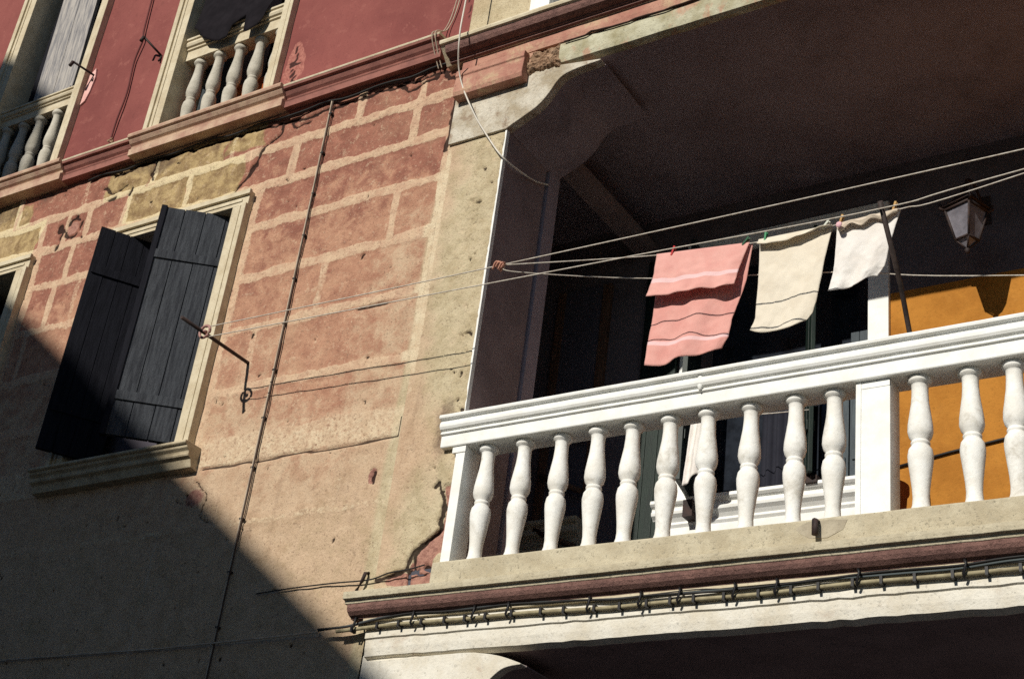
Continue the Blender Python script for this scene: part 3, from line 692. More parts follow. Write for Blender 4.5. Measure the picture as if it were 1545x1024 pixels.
# broken masonry where the fascia has fallen away
gx = np.linspace(-4.86, -4.53, 60); gz = np.linspace(7.955, 8.175, 44); vs = []; fs = []
GX, GZ = np.meshgrid(gx, gz)
N = noise2(GX, GZ, 16, 301, 4, .6) * .075 + noise2(GX, GZ, 60, 302, 2) * .018
fall = sstep(1.05, .6, np.maximum(np.abs((GX + 4.695) / .165), np.abs((GZ - 8.065) / .11)) + (noise2(GX, GZ, 20, 303, 3) - .5) * .5)
Yg = .02 - N * (.25 + .75 * fall) - .025 * fall
for j in range(44):
    for i in range(60): vs.append((gx[i], Yg[j, i], gz[j]))
for j in range(43):
    for i in range(59): a = j * 60 + i; fs.append((a, a + 1, a + 61, a + 60))
MB().add(vs, fs, False).build('broken_masonry', M_rubble, log)
# crack between fascia and lintel
random.seed(8)
ck = MB(); cxp = -4.52; cp = []
while cxp < 1.5: cp.append((cxp, -.050, 8.158 + random.uniform(-.012, .012))); cxp += random.uniform(.03, .09)
ck.tube(cp, .007, 5); ck.build('crack', M('crack_dark', lin(64, 46, 38), None), log)
# upper string course of the loggia house
RC = [(.02, 8.50), (-.175, 8.372), (-.18, 8.355), (-.175, 8.338), (-.16, 8.335), (-.155, 8.325), (-.152, 8.30), (-.14, 8.275), (-.115, 8.262), (-.09, 8.258), (-.085, 8.25), (-.075, 8.246), (-.075, 8.232), (-.05, 8.228), (.02, 8.228)]
RC = [(y, z + .035) for y, z in RC]
MB().sweep_x(RC[:5] + RC[-2:-1] + RC[-1:], -5.50, 2.2, 60, .0015).build('cornice', M_cream, log)
MB().sweep_x([(-.02, 8.37), (-.158, 8.369), (-.153, 8.335), (-.14, 8.31), (-.115, 8.297), (-.09, 8.292), (-.088, 8.284), (-.075, 8.281), (-.075, 8.268), (-.02, 8.264)], -5.46, 2.2, 60, .0015).build('moulding', M_rose, log)
# upper cream wall with a white window
uxs = np.arange(SEAM, 2.2, .04); uzs = np.arange(8.40, 11.6, .04)
def uw(x, z):
    z0 = np.zeros_like(x); r = sstep(.55, .7, noise2(x, z, 3, 12, 4))
    return (noise2(x, z, 5, 13, 4) - .5) * .01, dict(joint=z0, red=z0 + .2, ochre=z0, dirt=r * .3, crack=z0, brick=z0, cream=z0 + .95)
W3 = (-4.72, -3.52, 8.52, 11.2)
wall_grid('wall', uxs, uzs, [W3], uw, M_block, log)
MB().box(-4.86, -4.70, -.04, .3, 8.50, 11.2).box(-3.54, -3.40, -.04, .3, 8.50, 11.2).build('frame', M_white, log, .003)
w3 = bpy.data.objects.new('window', None); COL.objects.link(w3); w3.parent = log
balusters([(x, .06, 8.50) for x in (-4.48, -4.22, -3.96, -3.72)], .8, 1, M_white, w3)
handrail(-4.70, -3.54, .02, 9.3, 9.5, M_white, w3, .15)
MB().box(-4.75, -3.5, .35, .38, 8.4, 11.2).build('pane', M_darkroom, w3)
MB().box(-4.90, -3.36, -.07, .3, 8.455, 8.497).build('sill', M_white, w3, .003)
MB().box(SEAM, 2.2, .42, 6, 11.7, 11.9).build('roof', M_tile, log)
MB().box(2.2, 2.4, 0, 6, 0, 11.9).build('side_wall', M_block, log)

# inside the loggia
BY = 1.90
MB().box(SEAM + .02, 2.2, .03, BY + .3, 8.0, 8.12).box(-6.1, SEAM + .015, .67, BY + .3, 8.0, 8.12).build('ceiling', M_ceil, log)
MB().box(-4.96, -4.82, .66, BY, 7.70, 7.80).build('beam', M_inner, log)
MB().box(-6.1, -5.95, .66, BY + .2, 4.4, 8.2).build('side_wall', M_inner, log)
MB().box(-5.95, SEAM + .02, .62, .66, 4.4, 8.2).build('side_wall', M_inner, log)
# back wall with a window opening  x -4.38..-3.13
bw = MB()
bw.box(-6.1, -4.38, BY, BY + .25, 4.4, 8.12); MB().box(-3.13, 2.2, BY, BY + .25, 4.4, 6.955).build('back_wall', M_orange, log); MB().box(-3.13, 2.2, BY, BY + .25, 6.955, 8.0).build('back_wall', M_shadewall, log)  # upper strip coloured darker to stand for the shade above the sunlit part
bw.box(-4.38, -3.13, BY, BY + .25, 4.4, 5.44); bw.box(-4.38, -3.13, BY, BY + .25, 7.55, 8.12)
bw.build('back_wall', M_shadewall, log)
MB().box(SEAM + .015, 2.2, .03, BY, 4.36, 4.50).box(-6.0, SEAM + .01, .66, BY, 4.36, 4.498).build('balcony_floor', M_floor, log)
win = bpy.data.objects.new('window', None); COL.objects.link(win); win.parent = log
MB().box(-3.128, -2.985, BY - .035, BY + .2, 5.46, 7.55).box(-4.52, -4.385, BY - .035, BY + .2, 5.46, 7.55).box(-4.52, -2.985, BY - .035, BY + .2, 7.552, 7.69).build('frame', M_white, win, .004)
SL = [(BY + .1, 5.60), (BY - .12, 5.60), (BY - .125, 5.575), (BY - .11, 5.56), (BY - .09, 5.55), (BY - .09, 5.53), (BY - .10, 5.52), (BY - .095, 5.50), (BY - .07, 5.48), (BY - .05, 5.455), (BY - .055, 5.44), (BY - .04, 5.42), (BY - .035, 5.15), (BY + .1, 5.15)]
MB().sweep_x(SL, -4.62, -2.99, 1).build('sill', M_white, win, .003)
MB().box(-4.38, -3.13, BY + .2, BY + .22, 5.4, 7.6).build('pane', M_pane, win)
planks('shutter', (-4.375, BY - .02), (-4.30, BY - .36), .035, 5.62, 7.5, 4, M_greenwood, win)
cm = MB(); n = 24
vs = []; fs = []
for i in range(n + 1):
    for z in (5.55, 6.36): vs.append((-3.93 + .36 * i / n, BY + .12 + .02 * math.sin(i * 1.3), z))
for i in range(n): fs.append((2 * i, 2 * i + 2, 2 * i + 3, 2 * i + 1))
cm.add(vs, fs, True); cm.build('curtain', M_curtain, win)
planks('shutter', (-3.56, BY - .01), (-3.44, BY - .20), .03, 5.63, 7.5, 2, M_greenwood, win)
planks('shutter', (-3.40, BY + .03), (-3.27, BY + .03), .03, 5.61, 6.46, 2, M_teal, win); planks('shutter', (-3.265, BY + .03), (-3.14, BY + .03), .03, 5.61, 6.72, 2, M_teal, win)
planks('added_dark_leaf', (-4.83, BY - .035), (-4.535, BY - .05), .035, 4.52, 7.6, 3, M_greenwood, log)  # dark leaf added so this strip of wall stays dark as shade
# hooked iron blocks that hold the shutters on the sill
MB().box(-4.36, -4.29, BY - .14, BY - .02, 5.45, 5.57).build('shutter_stop', M_iron, win); MB().box(-3.50, -3.42, BY - .14, BY - .02, 5.58, 5.63).build('shutter_stop', M_iron, win)
# second, dark window in the far left corner of the loggia
win = bpy.data.objects.new('window', None); COL.objects.link(win); win.parent = log
MB().sweep_x([(y, z - .03) for y, z in SL], -5.75, -5.20, 1).build('sill', M_stone, win, .003)
MB().box(-5.62, -5.55, BY - .04, BY + .0, 5.58, 7.5).box(-5.22, -5.15, BY - .04, BY, 5.58, 7.5).build('frame', M_brownwood, win, .003)
MB().box(-5.55, -5.22, BY - .03, BY - .01, 5.58, 7.5).build('pane', M_darkroom, win)
for k in range(3): MB().tube([(-5.56, BY - .08, 6.35 - .42 * k), (-5.20, BY - .10, 6.18 - .42 * k)], .022, 6).build('shutter_bar', M_brownwood, win)
# thin wire along the orange wall
MB().tube([(-2.95, BY - .012, 5.67), (-2.6, BY - .012, 5.725), (-2.24, BY - .012, 5.77), (-1.2, BY - .012, 5.93)], .009, 6).build('wall_wire', M_cableblk, log)

# balcony slab, plinth and balustrade
SB = [(.3, 4.335), (-.15, 4.335), (-.152, 4.315), (-.15, 4.292), (-.128, 4.288), (-.122, 4.27), (.3, 4.27)]
MB().sweep_x(SB, -5.49, 2.2, 80, .0014).build('balcony_slab', M_stone, log, .003)
MB().sweep_x([(.02, 4.2705), (-.118, 4.27), (-.12, 4.248), (-.112, 4.228), (-.09, 4.21), (-.07, 4.203), (-.068, 4.196), (.02, 4.196)], -5.47, 2.2, 80, .0014).build('moulding', M_rose, log)
MB().sweep_x([(.02, 4.196), (-.066, 4.195), (-.066, 4.180), (-.05, 4.178), (.02, 4.178)], -5.38, 2.2, 40, .001).build('moulding', M_cream, log)
MB().sweep_x([(.03, 4.178), (-.046, 4.178), (-.048, 4.085), (-.036, 4.078), (-.034, 4.03), (-.026, 3.985), (.02, 3.97), (.03, 3.97)], -5.36, 2.2, 110, .0045).build('fascia', M_fascia, log)
CB2 = [(SEAM + .04, 3.955), (-4.72, 3.965), (-4.56, 3.955), (-4.43, 3.93), (-4.30, 3.885), (-4.30, 3.878), (-4.40, 3.865), (-4.47, 3.82), (-4.55, 3.74), (-4.66, 3.66), (-4.80, 3.60), (JX, 3.56), (SEAM + .04, 3.56)]
CB2 = [(p.x, p.z) for p in smooth([(x, 0, z) for x, z in CB2[0:5]], 4)] + [(p.x, p.z) for p in smooth([(x, 0, z) for x, z in CB2[5:12]], 4)] + CB2[12:]
MB().prism(CB2, -.024, .04).build('corbel', M_fascia, log, .004)
MB().prism([(x, z + .004) for x, z in CB2], .0405, .50).build('corbel', M_inner, log)
MB().box(-5.3, 2.2, .032, 4.0, 3.985, 4.05).build('passage_ceiling', M_inner, log)
MB().box(SEAM, 2.2, 4.0, 4.2, 0, 4.0).build('passage_wall', M_inner, log)
MB().box(SEAM + .01, JX - .1, .5, 4.0, 0, 4.0).build('passage_wall', M_inner, log)

bal = bpy.data.objects.new('balustrade', None); COL.objects.link(bal); bal.parent = log
MB().sweep_x([(.16, 4.505), (-.035, 4.505), (-.046, 4.495), (-.048, 4.44), (-.046, 4.335), (.16, 4.335)], -4.965, 2.2, 60, .0016).build('plinth', M_stone, bal, .004)
RP = [(.15, 5.425), (-.09, 5.425), (-.095, 5.415), (-.092, 5.402), (-.075, 5.398), (-.068, 5.390), (-.074, 5.382), (-.079, 5.368), (-.078, 5.352), (-.07, 5.338), (-.056, 5.332), (-.052, 5.325), (-.058, 5.322), (-.058, 5.312), (-.044, 5.307), (-.042, 5.238), (-.038, 5.232), (.15, 5.232)]
rl = MB().sweep_x(RP, -5.04, 2.2, 90, .0011)
rail = rl.build('handrail', M_white, bal, .0015)
jn = MB()                                # lumpy plaster joint in the rail
jn.lathe((-3.33, -.066, 5.36), [(.001, -.05), (.010, -.04), (.016, -.022), (.011, -.006), (.019, .012), (.013, .026), (.018, .04), (.001, .052)], 9, .75)
jn.build('mortar_joint', M_white, rail)
MB().box(-2.475, -2.30, -.012, .125, 4.508, 5.231).box(-2.476, -2.448, -.017, .0, 4.508, 5.231).box(-2.448, -2.30, -.015, .0, 5.19, 5.231).build('post', M_white, bal, .002)
MB().box(-4.93, -4.865, -.024, .13, 4.508, 5.231).box(-4.955, -4.86, -.03, .13, 5.19, 5.232).build('post', M_white, bal, .002)
bx = [-4.745, -4.495, -4.243, -4.000, -3.790, -3.555, -3.318, -3.081, -2.825, -2.615, -2.171, -1.915, -1.709, -1.47, -1.23, -.99, -.75]
balusters([(x, .05, 4.505) for x in bx], .735, 1.0, M_balu, bal)
MB().prism([(-2.77, 4.46), (-2.70, 4.488), (-2.58, 4.487), (-2.50, 4.478), (-2.52, 4.43), (-2.60, 4.395), (-2.69, 4.40), (-2.74, 4.43)], -.0492, -.02).build('cement_patch', M('grey_cement_patch', lin(184, 172, 146), lin(160, 148, 124), 14, .9, .9, .5, 60, .004, pits=.3), bal)
# rusty stub of pipe and a damp patch at the plinth
MB().tube([(-2.655, -.03, 4.485), (-2.65, -.085, 4.475), (-2.648, -.088, 4.40)], .016, 8).build('drain_stub', M_iron, log)

# ------------------------------------------------------------------ WIRES, PULLEY, WASHING
ln = thing('laundry_bracket', 'dark iron laundry rod with a small pulley sticking out beside the shuttered window', 'bracket')
MB().tube([(-10.696 + 0.0, .02, 8.72 - 2.56), (-6.845, -.66, 6.158)][0:0] or [(-6.845, .02, 6.157), (-6.845, -.67, 6.157)], .013, 8).build('rod', M_iron, ln)
pu = MB(); pv = []
n = 20
for i in range(n):
    a = 2 * math.pi * i / n; pv.append(Vector((-6.84, -.46, 6.157)) + Vector((.045 * math.cos(a) + .01, 0, .045 * math.sin(a))))
pu.tube(pv + [pv[0]], .010, 6); pu.lathe((-6.83, -.46, 6.157), [(.001, -.008), (.018, -.006), (.018, .006), (.001, .008)], 10); pu.build('pulley', M('pale_pulley', lin(170, 128, 116), None, 20, .5, .5, .1), ln)

def sag(p, q, s, n=16):
    p = Vector(p); q = Vector(q)
    return [p.lerp(q, i / n) - Vector((0, 0, 4 * s * (i / n) * (1 - i / n))) for i in range(n + 1)]
def wire(name, pts, r, mat, label, cat, group=None):
    o = MB().tube(pts, r, 7).build(name, mat); return tag(o, label, cat, group)
CR = .0036
y = -.45
wire('clothesline', smooth([(-6.84, y, 6.198), (-4.483, y, 6.142), (-1.478, y, 6.104), (2.2, y, 6.10)]), CR, M_cord, 'topmost clothesline, taut white cord running from the pulley past the loggia', 'clothesline', 'clotheslines')
wire('clothesline', smooth([(-6.84, y, 6.118), (-4.559, y, 6.032), (-3.571, y, 5.996), (-2.183, y, 5.944), (-1.483, y, 5.988), (2.2, y, 6.2)]), CR, M_cord, 'second clothesline, resting on the tip of the dark prop pole', 'clothesline', 'clotheslines')
LINE3 = smooth([(-4.46, -.45, 6.138), (-3.718, .018, 6.309), (-3.106, .018, 6.246), (-2.617, .018, 6.243), (-2.25, .018, 6.255), (-1.602, .018, 6.307), (2.2, .1, 6.9)])
wire('clothesline', LINE3, CR, M_cord, 'clothesline sagging under the three pegged towels', 'clothesline', 'clotheslines')
wire('clothesline', smooth([(-4.46, -.44, 6.134), (-4.38, -.40, 6.10), (-3.773, .10, 6.21), (-2.622, .10, 5.992), (-1.65, .10, 5.752), (2.2, .1, 5.0)]), CR * .9, M_cord, 'lowest slack clothesline passing behind the towels', 'clothesline', 'clotheslines')
kn = MB()
for k in range(4): kn.tube(smooth([(-4.53 + .05 * k * .4, y - .005, 6.12 + .012 * math.sin(k * 2)), (-4.50 + .02 * k, y - .02, 6.16 - .008 * k), (-4.46, y, 6.135), (-4.49, y + .012, 6.11)], 4), .007, 5)
tag(kn.build('knot', M('knot_cord', lin(190, 136, 112), None, 30, .6)), 'small brown cord knot joining the clotheslines by the loggia jamb', 'knot')

def cloth(name, mat, fn, nu, nv, parent=None, thick=.003, crumple=.65):
    U = np.linspace(0, 1, nu); V = np.linspace(0, 1, nv); vs = []; fs = []
    cu, cv = np.meshgrid(U, V); sd = sum(map(ord, name + mat.name))
    N = (noise2(cu, cv, 4, sd, 4) - .5) * .030 + (noise2(cu, cv, 13, sd + 1, 3) - .5) * .010
    for j, v in enumerate(V):
        for i, u in enumerate(U):
            p = fn(u, v); g = N[j, i] * min(1, v * 2.2) * crumple
            vs.append((p[0], p[1] + g, p[2]))
    for j in range(nv - 1):
        for i in range(nu - 1):
            a = j * nu + i; fs.append((a, a + 1, a + nu + 1, a + nu))
    me = bpy.data.meshes.new(name); me.from_pydata(vs, [], fs)
    me.polygons.foreach_set('use_smooth', [True] * len(fs))
    for k, arr in (('u', np.tile(U, nv)), ('v', np.repeat(V, nu))):
        t = me.attributes.new(k, 'FLOAT', 'POINT'); t.data.foreach_set('value', arr.astype(np.float32))
    me.materials.append(mat); o = bpy.data.objects.new(name, me); COL.objects.link(o)
    if parent: o.parent = parent
    s = o.modifiers.new('cloth', 'SOLIDIFY'); s.thickness = thick; s.offset = 0
    return o
def edge(tab):
    """piecewise-smooth curve of (v, x, z)"""
    vv = [t[0] for t in tab]; xx = [t[1] for t in tab]; zz = [t[2] for t in tab]
    return lambda v: (float(np.interp(v, vv, xx)), float(np.interp(v, vv, zz)))
def ruled(Le, Re, bow, ywave, y0):
    """cloth between a left and right edge; bow(u,v)=extra drop; ywave(u,v)=depth offset"""
    def f(u, v):
        (xa, za), (xb, zb) = Le(v), Re(v)
        return (xa + (xb - xa) * u, y0 + ywave(u, v), za + (zb - za) * u - bow(u, v))
    return f
y = .02
# pink towel
tw = thing('towel', 'pink terry towel folded over the line with a short front flap', 'towel', group='towels on the clothesline')
Le = edge([(0, -3.707, 6.307), (.5, -3.725, 5.938), (.85, -3.725, 5.7), (1, -3.725, 5.573)])
Re = edge([(0, -3.105, 6.245), (.3, -3.145, 6.024), (.6, -3.221, 5.808), (.85, -3.237, 5.684), (1, -3.275, 5.625)])
cloth('back_layer', M_pink, ruled(Le, Re, lambda u, v: v * v * (.17 * u * (1 - u) + .01 * math.sin(9 * u)) * .6, lambda u, v: .012 * math.sin(u * 15 + v * 4) * v + .02 * math.sin(u * 6 + 1.5) * v + .03 * v * math.sin(v * 5) + .035 * u * v, y + .008), 60, 60, tw)
Le2 = edge([(0, -3.708, 6.309), (.6, -3.714, 6.132), (1, -3.742, 6.015)])
Re2 = edge([(0, -3.116, 6.248), (.55, -3.167, 6.094), (1, -3.185, 5.986)])
cloth('front_flap', M_pinkflap, ruled(Le2, Re2, lambda u, v: v * (.035 * u * (1.5 - u) + .008 * math.sin(8 * u)) * (1 if u < .8 else (1 - u) / .2 * .6 + .4), lambda u, v: -.012 - .035 * v + .010 * math.sin(u * 24 + 2) * v ** .7 * (1 - .4 * v), y), 64, 30, tw)
# cream towel
tw = thing('towel', 'plain cream terry towel hanging between the pink towel and the white cloth', 'towel', group='towels on the clothesline')
Le = edge([(0, -3.062, 6.253), (.6, -3.066, 5.938), (.88, -3.075, 5.765), (1, -3.102, 5.692)])
Re = edge([(0, -2.633, 6.242), (.4, -2.674, 6.045), (.75, -2.715, 5.808), (.92, -2.741, 5.722), (1, -2.773, 5.684)])
cloth('back_layer', M_creamcl, ruled(Le, Re, lambda u, v: v * v * (.11 * u * (1 - u) + .006 * math.sin(11 * u)), lambda u, v: .008 * math.sin(u * 11 + v * 3) * v + .018 * math.sin(u * 5 + .5) * v + .02 * u * v, y + .006), 50, 60, tw)
Le2 = edge([(0, -3.063, 6.255), (1, -3.06, 6.209)]); Re2 = edge([(0, -2.63, 6.246), (1, -2.635, 6.232)])
cloth('front_flap', M_creamflap, ruled(Le2, Re2, lambda u, v: v * (.028 * math.sin(min(1, u * 1.15) * math.pi)), lambda u, v: -.010 - .030 * v + .004 * math.sin(u * 20) * v, y), 50, 10, tw)
# white towel
tw = thing('towel', 'small white cloth with a rolled top edge and a pink tag, nearest the prop pole', 'towel', group='towels on the clothesline')
Le = edge([(0, -2.606, 6.242), (.6, -2.62, 5.991), (1, -2.652, 5.84)])
Re = edge([(0, -2.251, 6.253), (.5, -2.32, 6.045), (.8, -2.347, 5.938), (1, -2.39, 5.889)])
cloth('back_layer', M_whitecl, ruled(Le, Re, lambda u, v: v * v * (.07 * u * (1 - u) + .010 * math.sin(13 * u) * u), lambda u, v: .010 * math.sin(u * 12 + v * 3) * v + .014 * math.sin(u * 6) * v + .02 * u * v, y + .004), 44, 50, tw)
Le2 = edge([(0, -2.605, 6.245), (1, -2.59, 6.216)]); Re2 = edge([(0, -2.253, 6.256), (1, -2.257, 6.231)])
cloth('front_flap', M_whiteflap, ruled(Le2, Re2, lambda u, v: v * (.018 + .012 * math.sin(u * 17 + 1)), lambda u, v: -.010 - .022 * math.sin(v * 2.4) + .005 * math.sin(u * 21) * v, y), 44, 10, tw)
tg = MB().lathe((-2.573, y - .055, 6.205), [(.001, -.019), (.014, -.013), (.019, 0), (.014, .013), (.001, .019)], 10, .4).build('pink_tag', M('pink_label', lin(226, 178, 178), None, 30, .5), tw)

def peg(x, z, mat, label, tilt, l=.058):
    t = thing('clothes_peg', label, 'clothes peg', group='clothes pegs')
    for s in (-1, 1):
        m = MB(); m.add([(-.0055, s * .004 - .004, -.022), (.0055, s * .004 - .004, -.022), (.0065, s * .009 - .004, l - .02), (-.0065, s * .009 - .004, l - .02),
                         (-.0055, s * .004 + .003, -.022), (.0055, s * .004 + .003, -.022), (.0065, s * .009 + .003, l - .02), (-.0065, s * .009 + .003, l - .02)],
                        [(0, 1, 2, 3), (7, 6, 5, 4), (0, 4, 5, 1), (1, 5, 6, 2), (2, 6, 7, 3), (3, 7, 4, 0)])
        m.build('peg_half', mat, t, .0015)
    MB().tube([(-.008, -.004, .010), (.008, -.004, .010)], .006, 8).build('spring', M_iron, t)
    t.location = (x, y - .012, z); t.rotation_euler = (0, tilt, 0); return t
peg(-3.602, 6.296, M_red, 'red clothes peg near the left corner of the pink towel', .35)
peg(-3.145, 6.253, M_dkgreen, 'dark green clothes peg near the right corner of the pink towel', .75)
peg(-3.021, 6.245, M_green, 'bright green clothes peg near the left corner of the cream towel', .12, .066)
peg(-2.671, 6.245, M_palepin, 'pale whitish clothes peg near the right corner of the cream towel', .75)
peg(-2.579, 6.253, M_wood, 'wooden clothes peg above the pink tag of the white cloth', .35)
peg(-2.282, 6.261, M_wood, 'wooden clothes peg at the right end of the white cloth, beside the prop pole', .35)

y = -.45
tag(MB().tube([(-2.184, y + .012 - .03, 5.975), (-2.21, -.10, 5.70), (-2.236, .17, 5.42), (-2.255, .36, 4.53)][0:3] + [(-2.262, .40, 4.9), (-2.275, .50, 4.50)], .0135, 10).build('prop_pole', M_pole), 'dark wooden prop pole leaning out of the loggia to hold up the clothesline', 'pole')

# white garment and pot on the balcony, draped things of the upper windows
g = cloth('garment', M_whitecl, lambda u, v: (-4.235 + .19 * u - .03 * v + .02 * v * u, 1.565 + .02 * math.sin(u * 12) - .02 * v, 6.05 - .48 * v + .13 * u * v), 30, 30)
tag(g, 'white garment hanging inside the loggia behind the balusters', 'garment')
wire('indoor_line', [(-4.31, 1.56, 6.075), (-4.15, 1.57, 6.055), (-4.0, 1.59, 6.05), (-3.7, 1.66, 6.06), (-3.44, 1.72, 6.075)], .004, M_cord, 'thin inner line carrying the white garment in the loggia', 'clothesline')
pot = thing('flower_pot', 'round terracotta pot standing on the balcony floor behind the white post', 'pot')
MB().lathe((-2.455, .36, 4.505), [(.07, 0), (.09, .10), (.105, .26), (.115, .27), (.115, .31), (.10, .31), (.095, .27)], 20).build('pot_body', M_terra, pot)
pb = thing('planter_box', 'long orange planter box behind the balusters of the upper window', 'planter')
MB().box(-8.22, -7.40, .36, .5, 8.53, 9.20).box(-8.24, -7.38, .35, .52, 9.20, 9.25).build('box', M_terra, pb, .006)

# black blanket over the upper rail
BXX = [-8.40, -8.30, -8.22, -8.00, -7.93, -7.905, -7.84, -7.77, -7.765, -7.70, -7.62, -7.57, -7.55, -7.50]
BZZ = [9.68, 9.60, 9.50, 9.385, 9.40, 9.52, 9.57, 9.60, 9.42, 9.385, 9.41, 9.47, 9.55, 9.68]
BX = (-8.40, -7.50)
def blk(u, v):
    x = BX[0] + (BX[1] - BX[0]) * u
    low = float(np.interp(x, BXX, BZZ))
    z = 10.9 + (low - 10.9) * v
    lean = float(np.interp(z, [9.3, 9.62, 9.75, 10.9], [-.04, -.045, -.02, .06]))
    return (x - .03 * (1 - v) * (u - .5), lean + .012 * math.sin(u * 19 + 2 * v), z)
tag(cloth('blanket', M_black, blk, 70, 50), 'black blanket hung out over the handrail of the upper window', 'blanket')

# wall lantern
la = thing('wall_lantern', 'four-sided iron lantern with milky panes hanging from a bracket inside the loggia', 'lantern')
lb = MB(); LX, LY, LZ = -2.33, 1.46, 7.00
rot = Matrix.Rotation(math.radians(-20), 4, 'Z')
def ring4(h, z): return [rot @ Vector((sx * h, sy * h, z)) for sx, sy in ((-1, -1), (1, -1), (1, 1), (-1, 1))]
T4 = ring4(.092, .175); B4 = ring4(.050, -.045)
for i in range(4):
    lb.tube([T4[i], B4[i]], .008, 6); lb.tube([T4[i], T4[(i + 1) % 4]], .011, 6); lb.tube([B4[i], B4[(i + 1) % 4]], .009, 6)
    lb.tube([B4[i], (0, 0, -.115)], .006, 6)
    c = rot @ Vector(((-1, 1, 1, -1)[i] * .115, (-1, -1, 1, 1)[i] * .115, .188))
    lb.tube([T4[i], c, c + Vector((0, 0, .03)), c * .9 + Vector((0, 0, .045))], .010, 6)
lb.lathe((0, 0, -.145), [(.001, 0), (.014, .01), (.018, .03), (.006, .045)], 10)
lb.build('cage', M_iron, la).location = (LX, LY, LZ)
gl = MB()
ti = ring4(.087, .17); bi = ring4(.047, -.042)
for i in range(4): gl.add([ti[i], ti[(i + 1) % 4], bi[(i + 1) % 4], bi[i]], [(0, 1, 2, 3)])
for i in range(4): gl.add([bi[i], bi[(i + 1) % 4], (0, 0, -.105)], [(0, 1, 2)])
gl.build('pane', M_glass, la).location = (LX, LY, LZ)
rf4 = MB(); A = ring4(.118, .188); Bq = ring4(.06, .255); Cq = ring4(.04, .30)
for q in (A, Bq, Cq): pass
rf4.add(A + Bq + Cq, [(0, 1, 2, 3)] + [(i, (i + 1) % 4, 4 + (i + 1) % 4, 4 + i) for i in range(4)] + [(4 + i, 4 + (i + 1) % 4, 8 + (i + 1) % 4, 8 + i) for i in range(4)] + [(8, 9, 10, 11)])
rf4.lathe((0, 0, .30), [(.03, 0), (.035, .02), (.012, .05), (.02, .07), (.001, .10)], 10)
rf4.build('roof', M_iron, la).location = (LX, LY, LZ)
br = MB(); br.tube(smooth([(LX, LY, LZ + .37), (LX, LY + .05, LZ + .45), (LX, LY + .2, LZ + .50), (LX, BY, LZ + .44)]), .010, 8); br.box(LX - .035, LX + .035, BY - .012, BY, LZ + .34, LZ + .56)
br.build('bracket', M_iron, la)

# cables on the walls
wire('hanging_wire', smooth([(-5.24, -.25, 9.6), (-5.265, -.25, 8.635), (-5.262, -.25, 8.274), (-5.31, -.12, 8.068), (-5.19, -.08, 7.772), (-5.056, -.04, 7.536), (-4.90, -.012, 7.315), (-4.905, .31, 7.375), (-4.912, .53, 7.47)]), .006, M_cablewht, 'loose white wire hanging down over the cornice into the loggia', 'wire')
vc = thing('cable_run', 'faded cable with a dark tube as its shadow line, clipped straight down the painted block wall', 'cable')
for dx in (-.007, .007):
    MB().tube(smooth([(-6.575 + dx, -.022, 8.33), (-6.57 + dx * .8, -.024, 7.4), (-6.565 + dx, -.022, 6.3), (-6.562 + dx * .9, -.024, 5.2), (-6.56 + dx, -.022, 0.3)], 10), .0048, 6).build('cable', M_cablegry if dx < 0 else M('cable_shadow_brown', lin(78, 62, 52), None, 12, .6), vc)  # right tube is dark in place of the pale one's cast shadow
for k in range(12):
    MB().box(-6.580, -6.554, -.028, .0, 8.2 - k * .36, 8.212 - k * .36).build('clip', M_clip, vc)
cpts = [(-9.2 + i * .16, -.022, 8.325 + .012 * math.sin(i * 1.7) + random.uniform(-.008, .008)) for i in range(24)]
wire('eaves_cable', smooth(cpts, 3), .0085, M_cableblk, 'dark cable drooping along the underside of the red string course', 'cable')
wire('thin_cable', smooth([(-9.11, -.02, 10.4), (-9.07, -.028, 9.9), (-9.04, -.03, 9.78), (-9.075, -.026, 9.55), (-9.05, -.022, 9.2), (-9.07, -.026, 8.9), (-9.075, -.02, 8.62)]), .0085, M('reddish_cable', lin(110, 62, 58), None), 'thin reddish cable running down the red wall between the two upper windows', 'cable')
sb = MB()
for k in range(7): sb.lathe((-9.075 + random.uniform(-.03, .03), -.02, 8.62 + random.uniform(0, .14)), [(.001, -.016), (.016, 0), (.001, .016)], 6)
tag(sb.build('cable_end', M_rubble), 'frayed lump at the foot of the thin reddish cable', 'cable end')
for k, dx in enumerate((0, .028)):
    wire('riser_cable', smooth([(-5.50 + dx, -.02, 9.8), (-5.545 + dx, -.02, 8.95), (-5.60 + dx, -.03, 8.66), (-5.61 + dx, -.135, 8.56), (-5.61 + dx, -.14, 8.50), (-5.61 + dx, -.08, 8.40), (-5.60 + dx, -.02, 8.30)]), .0045, M_cablegry, 'left of two thin cables rising beside the seam of the houses' if k == 0 else 'right of two thin cables rising beside the seam of the houses', 'cable')
wire('low_cable', smooth([(-6.3, -.02, 4.44), (-6.026, -.02, 4.451), (-5.693, -.02, 4.454), (-5.42, -.026, 4.448), (-5.28, -.03, 4.475), (-5.137, -.03, 4.484), (-5.03, -.03, 4.50)]), .0045, M_cableblk, 'dark cable running low across the wall into the balcony corner', 'cable')
hk = MB().tube([(-5.455, .0, 4.50), (-5.455, -.03, 4.49), (-5.465, -.035, 4.44), (-5.50, -.03, 4.385)], .011, 8)
tag(hk.build('cable_hook', M_iron), 'bent iron hook holding the low cable on the wall', 'hook')

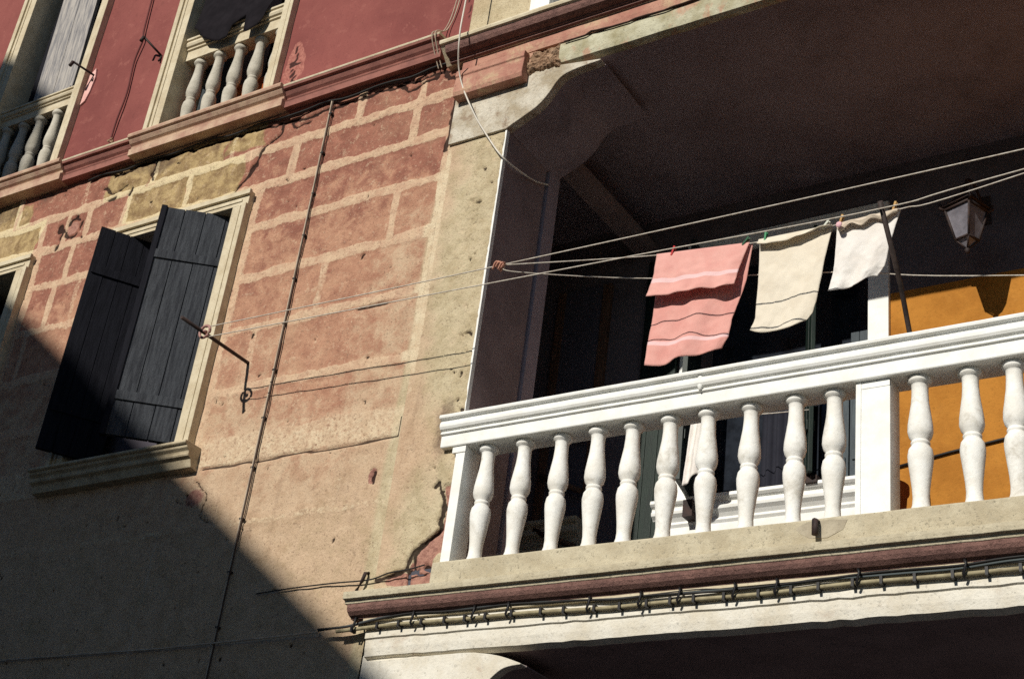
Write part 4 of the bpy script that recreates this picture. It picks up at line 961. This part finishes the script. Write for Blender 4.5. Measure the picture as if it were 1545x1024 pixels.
# conduit and cables along the whitewashed fascia
cd = thing('conduit', 'cream conduit with many black clips along the fascia below the balcony', 'conduit')
def cz(x): return 4.158 + .006 * math.sin(x * 2.3) + .003 * math.sin(x * 7)
MB().tube([(-5.56 + i * .1, -.068, cz(-5.56 + i * .1) - .022) for i in range(78)], .0112, 10).build('tube', M_conduit, cd)
k = 0; x = -5.44
while x < 2.0:
    z = cz(x) - .022
    m = MB(); m.box(x - .007, x + .007, -.088, -.046, z - .019, z + .019);
    m.build('clip', M_clip, cd); x += random.uniform(.13, .19)
bc = thing('cable_bundle', 'bundle of thin black cables hooked above the cream conduit', 'cable')
for q in range(3):
    random.seed(20 + q); P = []; x = -5.7
    while x < 2.1:
        P.append((x, -.062 - .006 * q, cz(x) + .020 + .012 * math.sin(x * (1.1 + q * .4) + q * 2) + random.uniform(-.004, .006) - (.02 if x < -5.4 else 0))); x += .22
    MB().tube(smooth(P, 4), .0055, 6).build('cable', M_cableblk if q != 1 else M('slate_cable', lin(84, 90, 88), None), bc)
random.seed(5); x = -5.42
while x < 2.0:
    z = cz(x) + .02
    MB().tube([(x, -.046, z + .022), (x, -.085, z + .018), (x + .010, -.096, z), (x - .004, -.096, z - .048), (x - .004, -.07, z - .068)], .0075, 6).build('hook', M_clip, bc)
    x += random.choice([.22, .3, .41, .5])
wire('shaded_cable', [(-9, -.02, 4.16), (-7, -.02, 4.14), (-5.7, -.06, 4.14)], .006, M_cablegry, 'cable in deep shade leading left from the cable bundle', 'cable')

# ------------------------------------------------------------------ light, world, camera
SUN = Vector((.085, 1.03, -.588)).normalized()
sl_ = bpy.data.lights.new('Sun', 'SUN'); sl_.energy = 4.45; sl_.angle = math.radians(.53); sl_.color = (1, .945, .85)
so = bpy.data.objects.new('Sun', sl_); COL.objects.link(so); so.rotation_euler = SUN.to_track_quat('-Z', 'Y').to_euler(); so.location = (-4, -20, 20)
W = bpy.data.worlds.new('World'); scene.world = W; W.use_nodes = True
nt = W.node_tree; bg = nt.nodes['Background']; sk = nt.nodes.new('ShaderNodeTexSky'); sk.sky_type = 'NISHITA'; sk.sun_disc = False
sk.sun_elevation = math.asin(-SUN.z); sk.sun_rotation = math.atan2(-SUN.x, -SUN.y); sk.altitude = 0; sk.dust_density = 0; sk.ozone_density = 4; sk.air_density = 1.0
nt.links.new(sk.outputs[0], bg.inputs[0]); bg.inputs[1].default_value = .042

cam = bpy.data.cameras.new('Camera'); co = bpy.data.objects.new('Camera', cam); COL.objects.link(co)
R = [[0.8393579578108732, 0.5304905375968162, 0.11856647156680186], [-0.16989399436438143, 0.46321651497866717, -0.8698083070021427], [-0.5163470241402345, 0.7099367928000767, 0.47893162444159504]]
right = Vector(R[0]); up = -Vector(R[1]); back = -Vector(R[2])
mw = Matrix((right, up, back)).transposed().to_4x4(); mw.translation = Vector((0, -6.4, 1.6))
co.matrix_world = mw
cam.sensor_width = 36; cam.lens = 36 * 2252.95 / 1545; cam.clip_end = 500; cam.clip_start = .05
scene.camera = co
scene.view_settings.view_transform = 'Standard'; scene.view_settings.look = 'None'; scene.view_settings.exposure = 0
scene.render.engine = 'CYCLES'; scene.cycles.max_bounces = 8; scene.cycles.diffuse_bounces = 5; scene.cycles.use_denoising = False
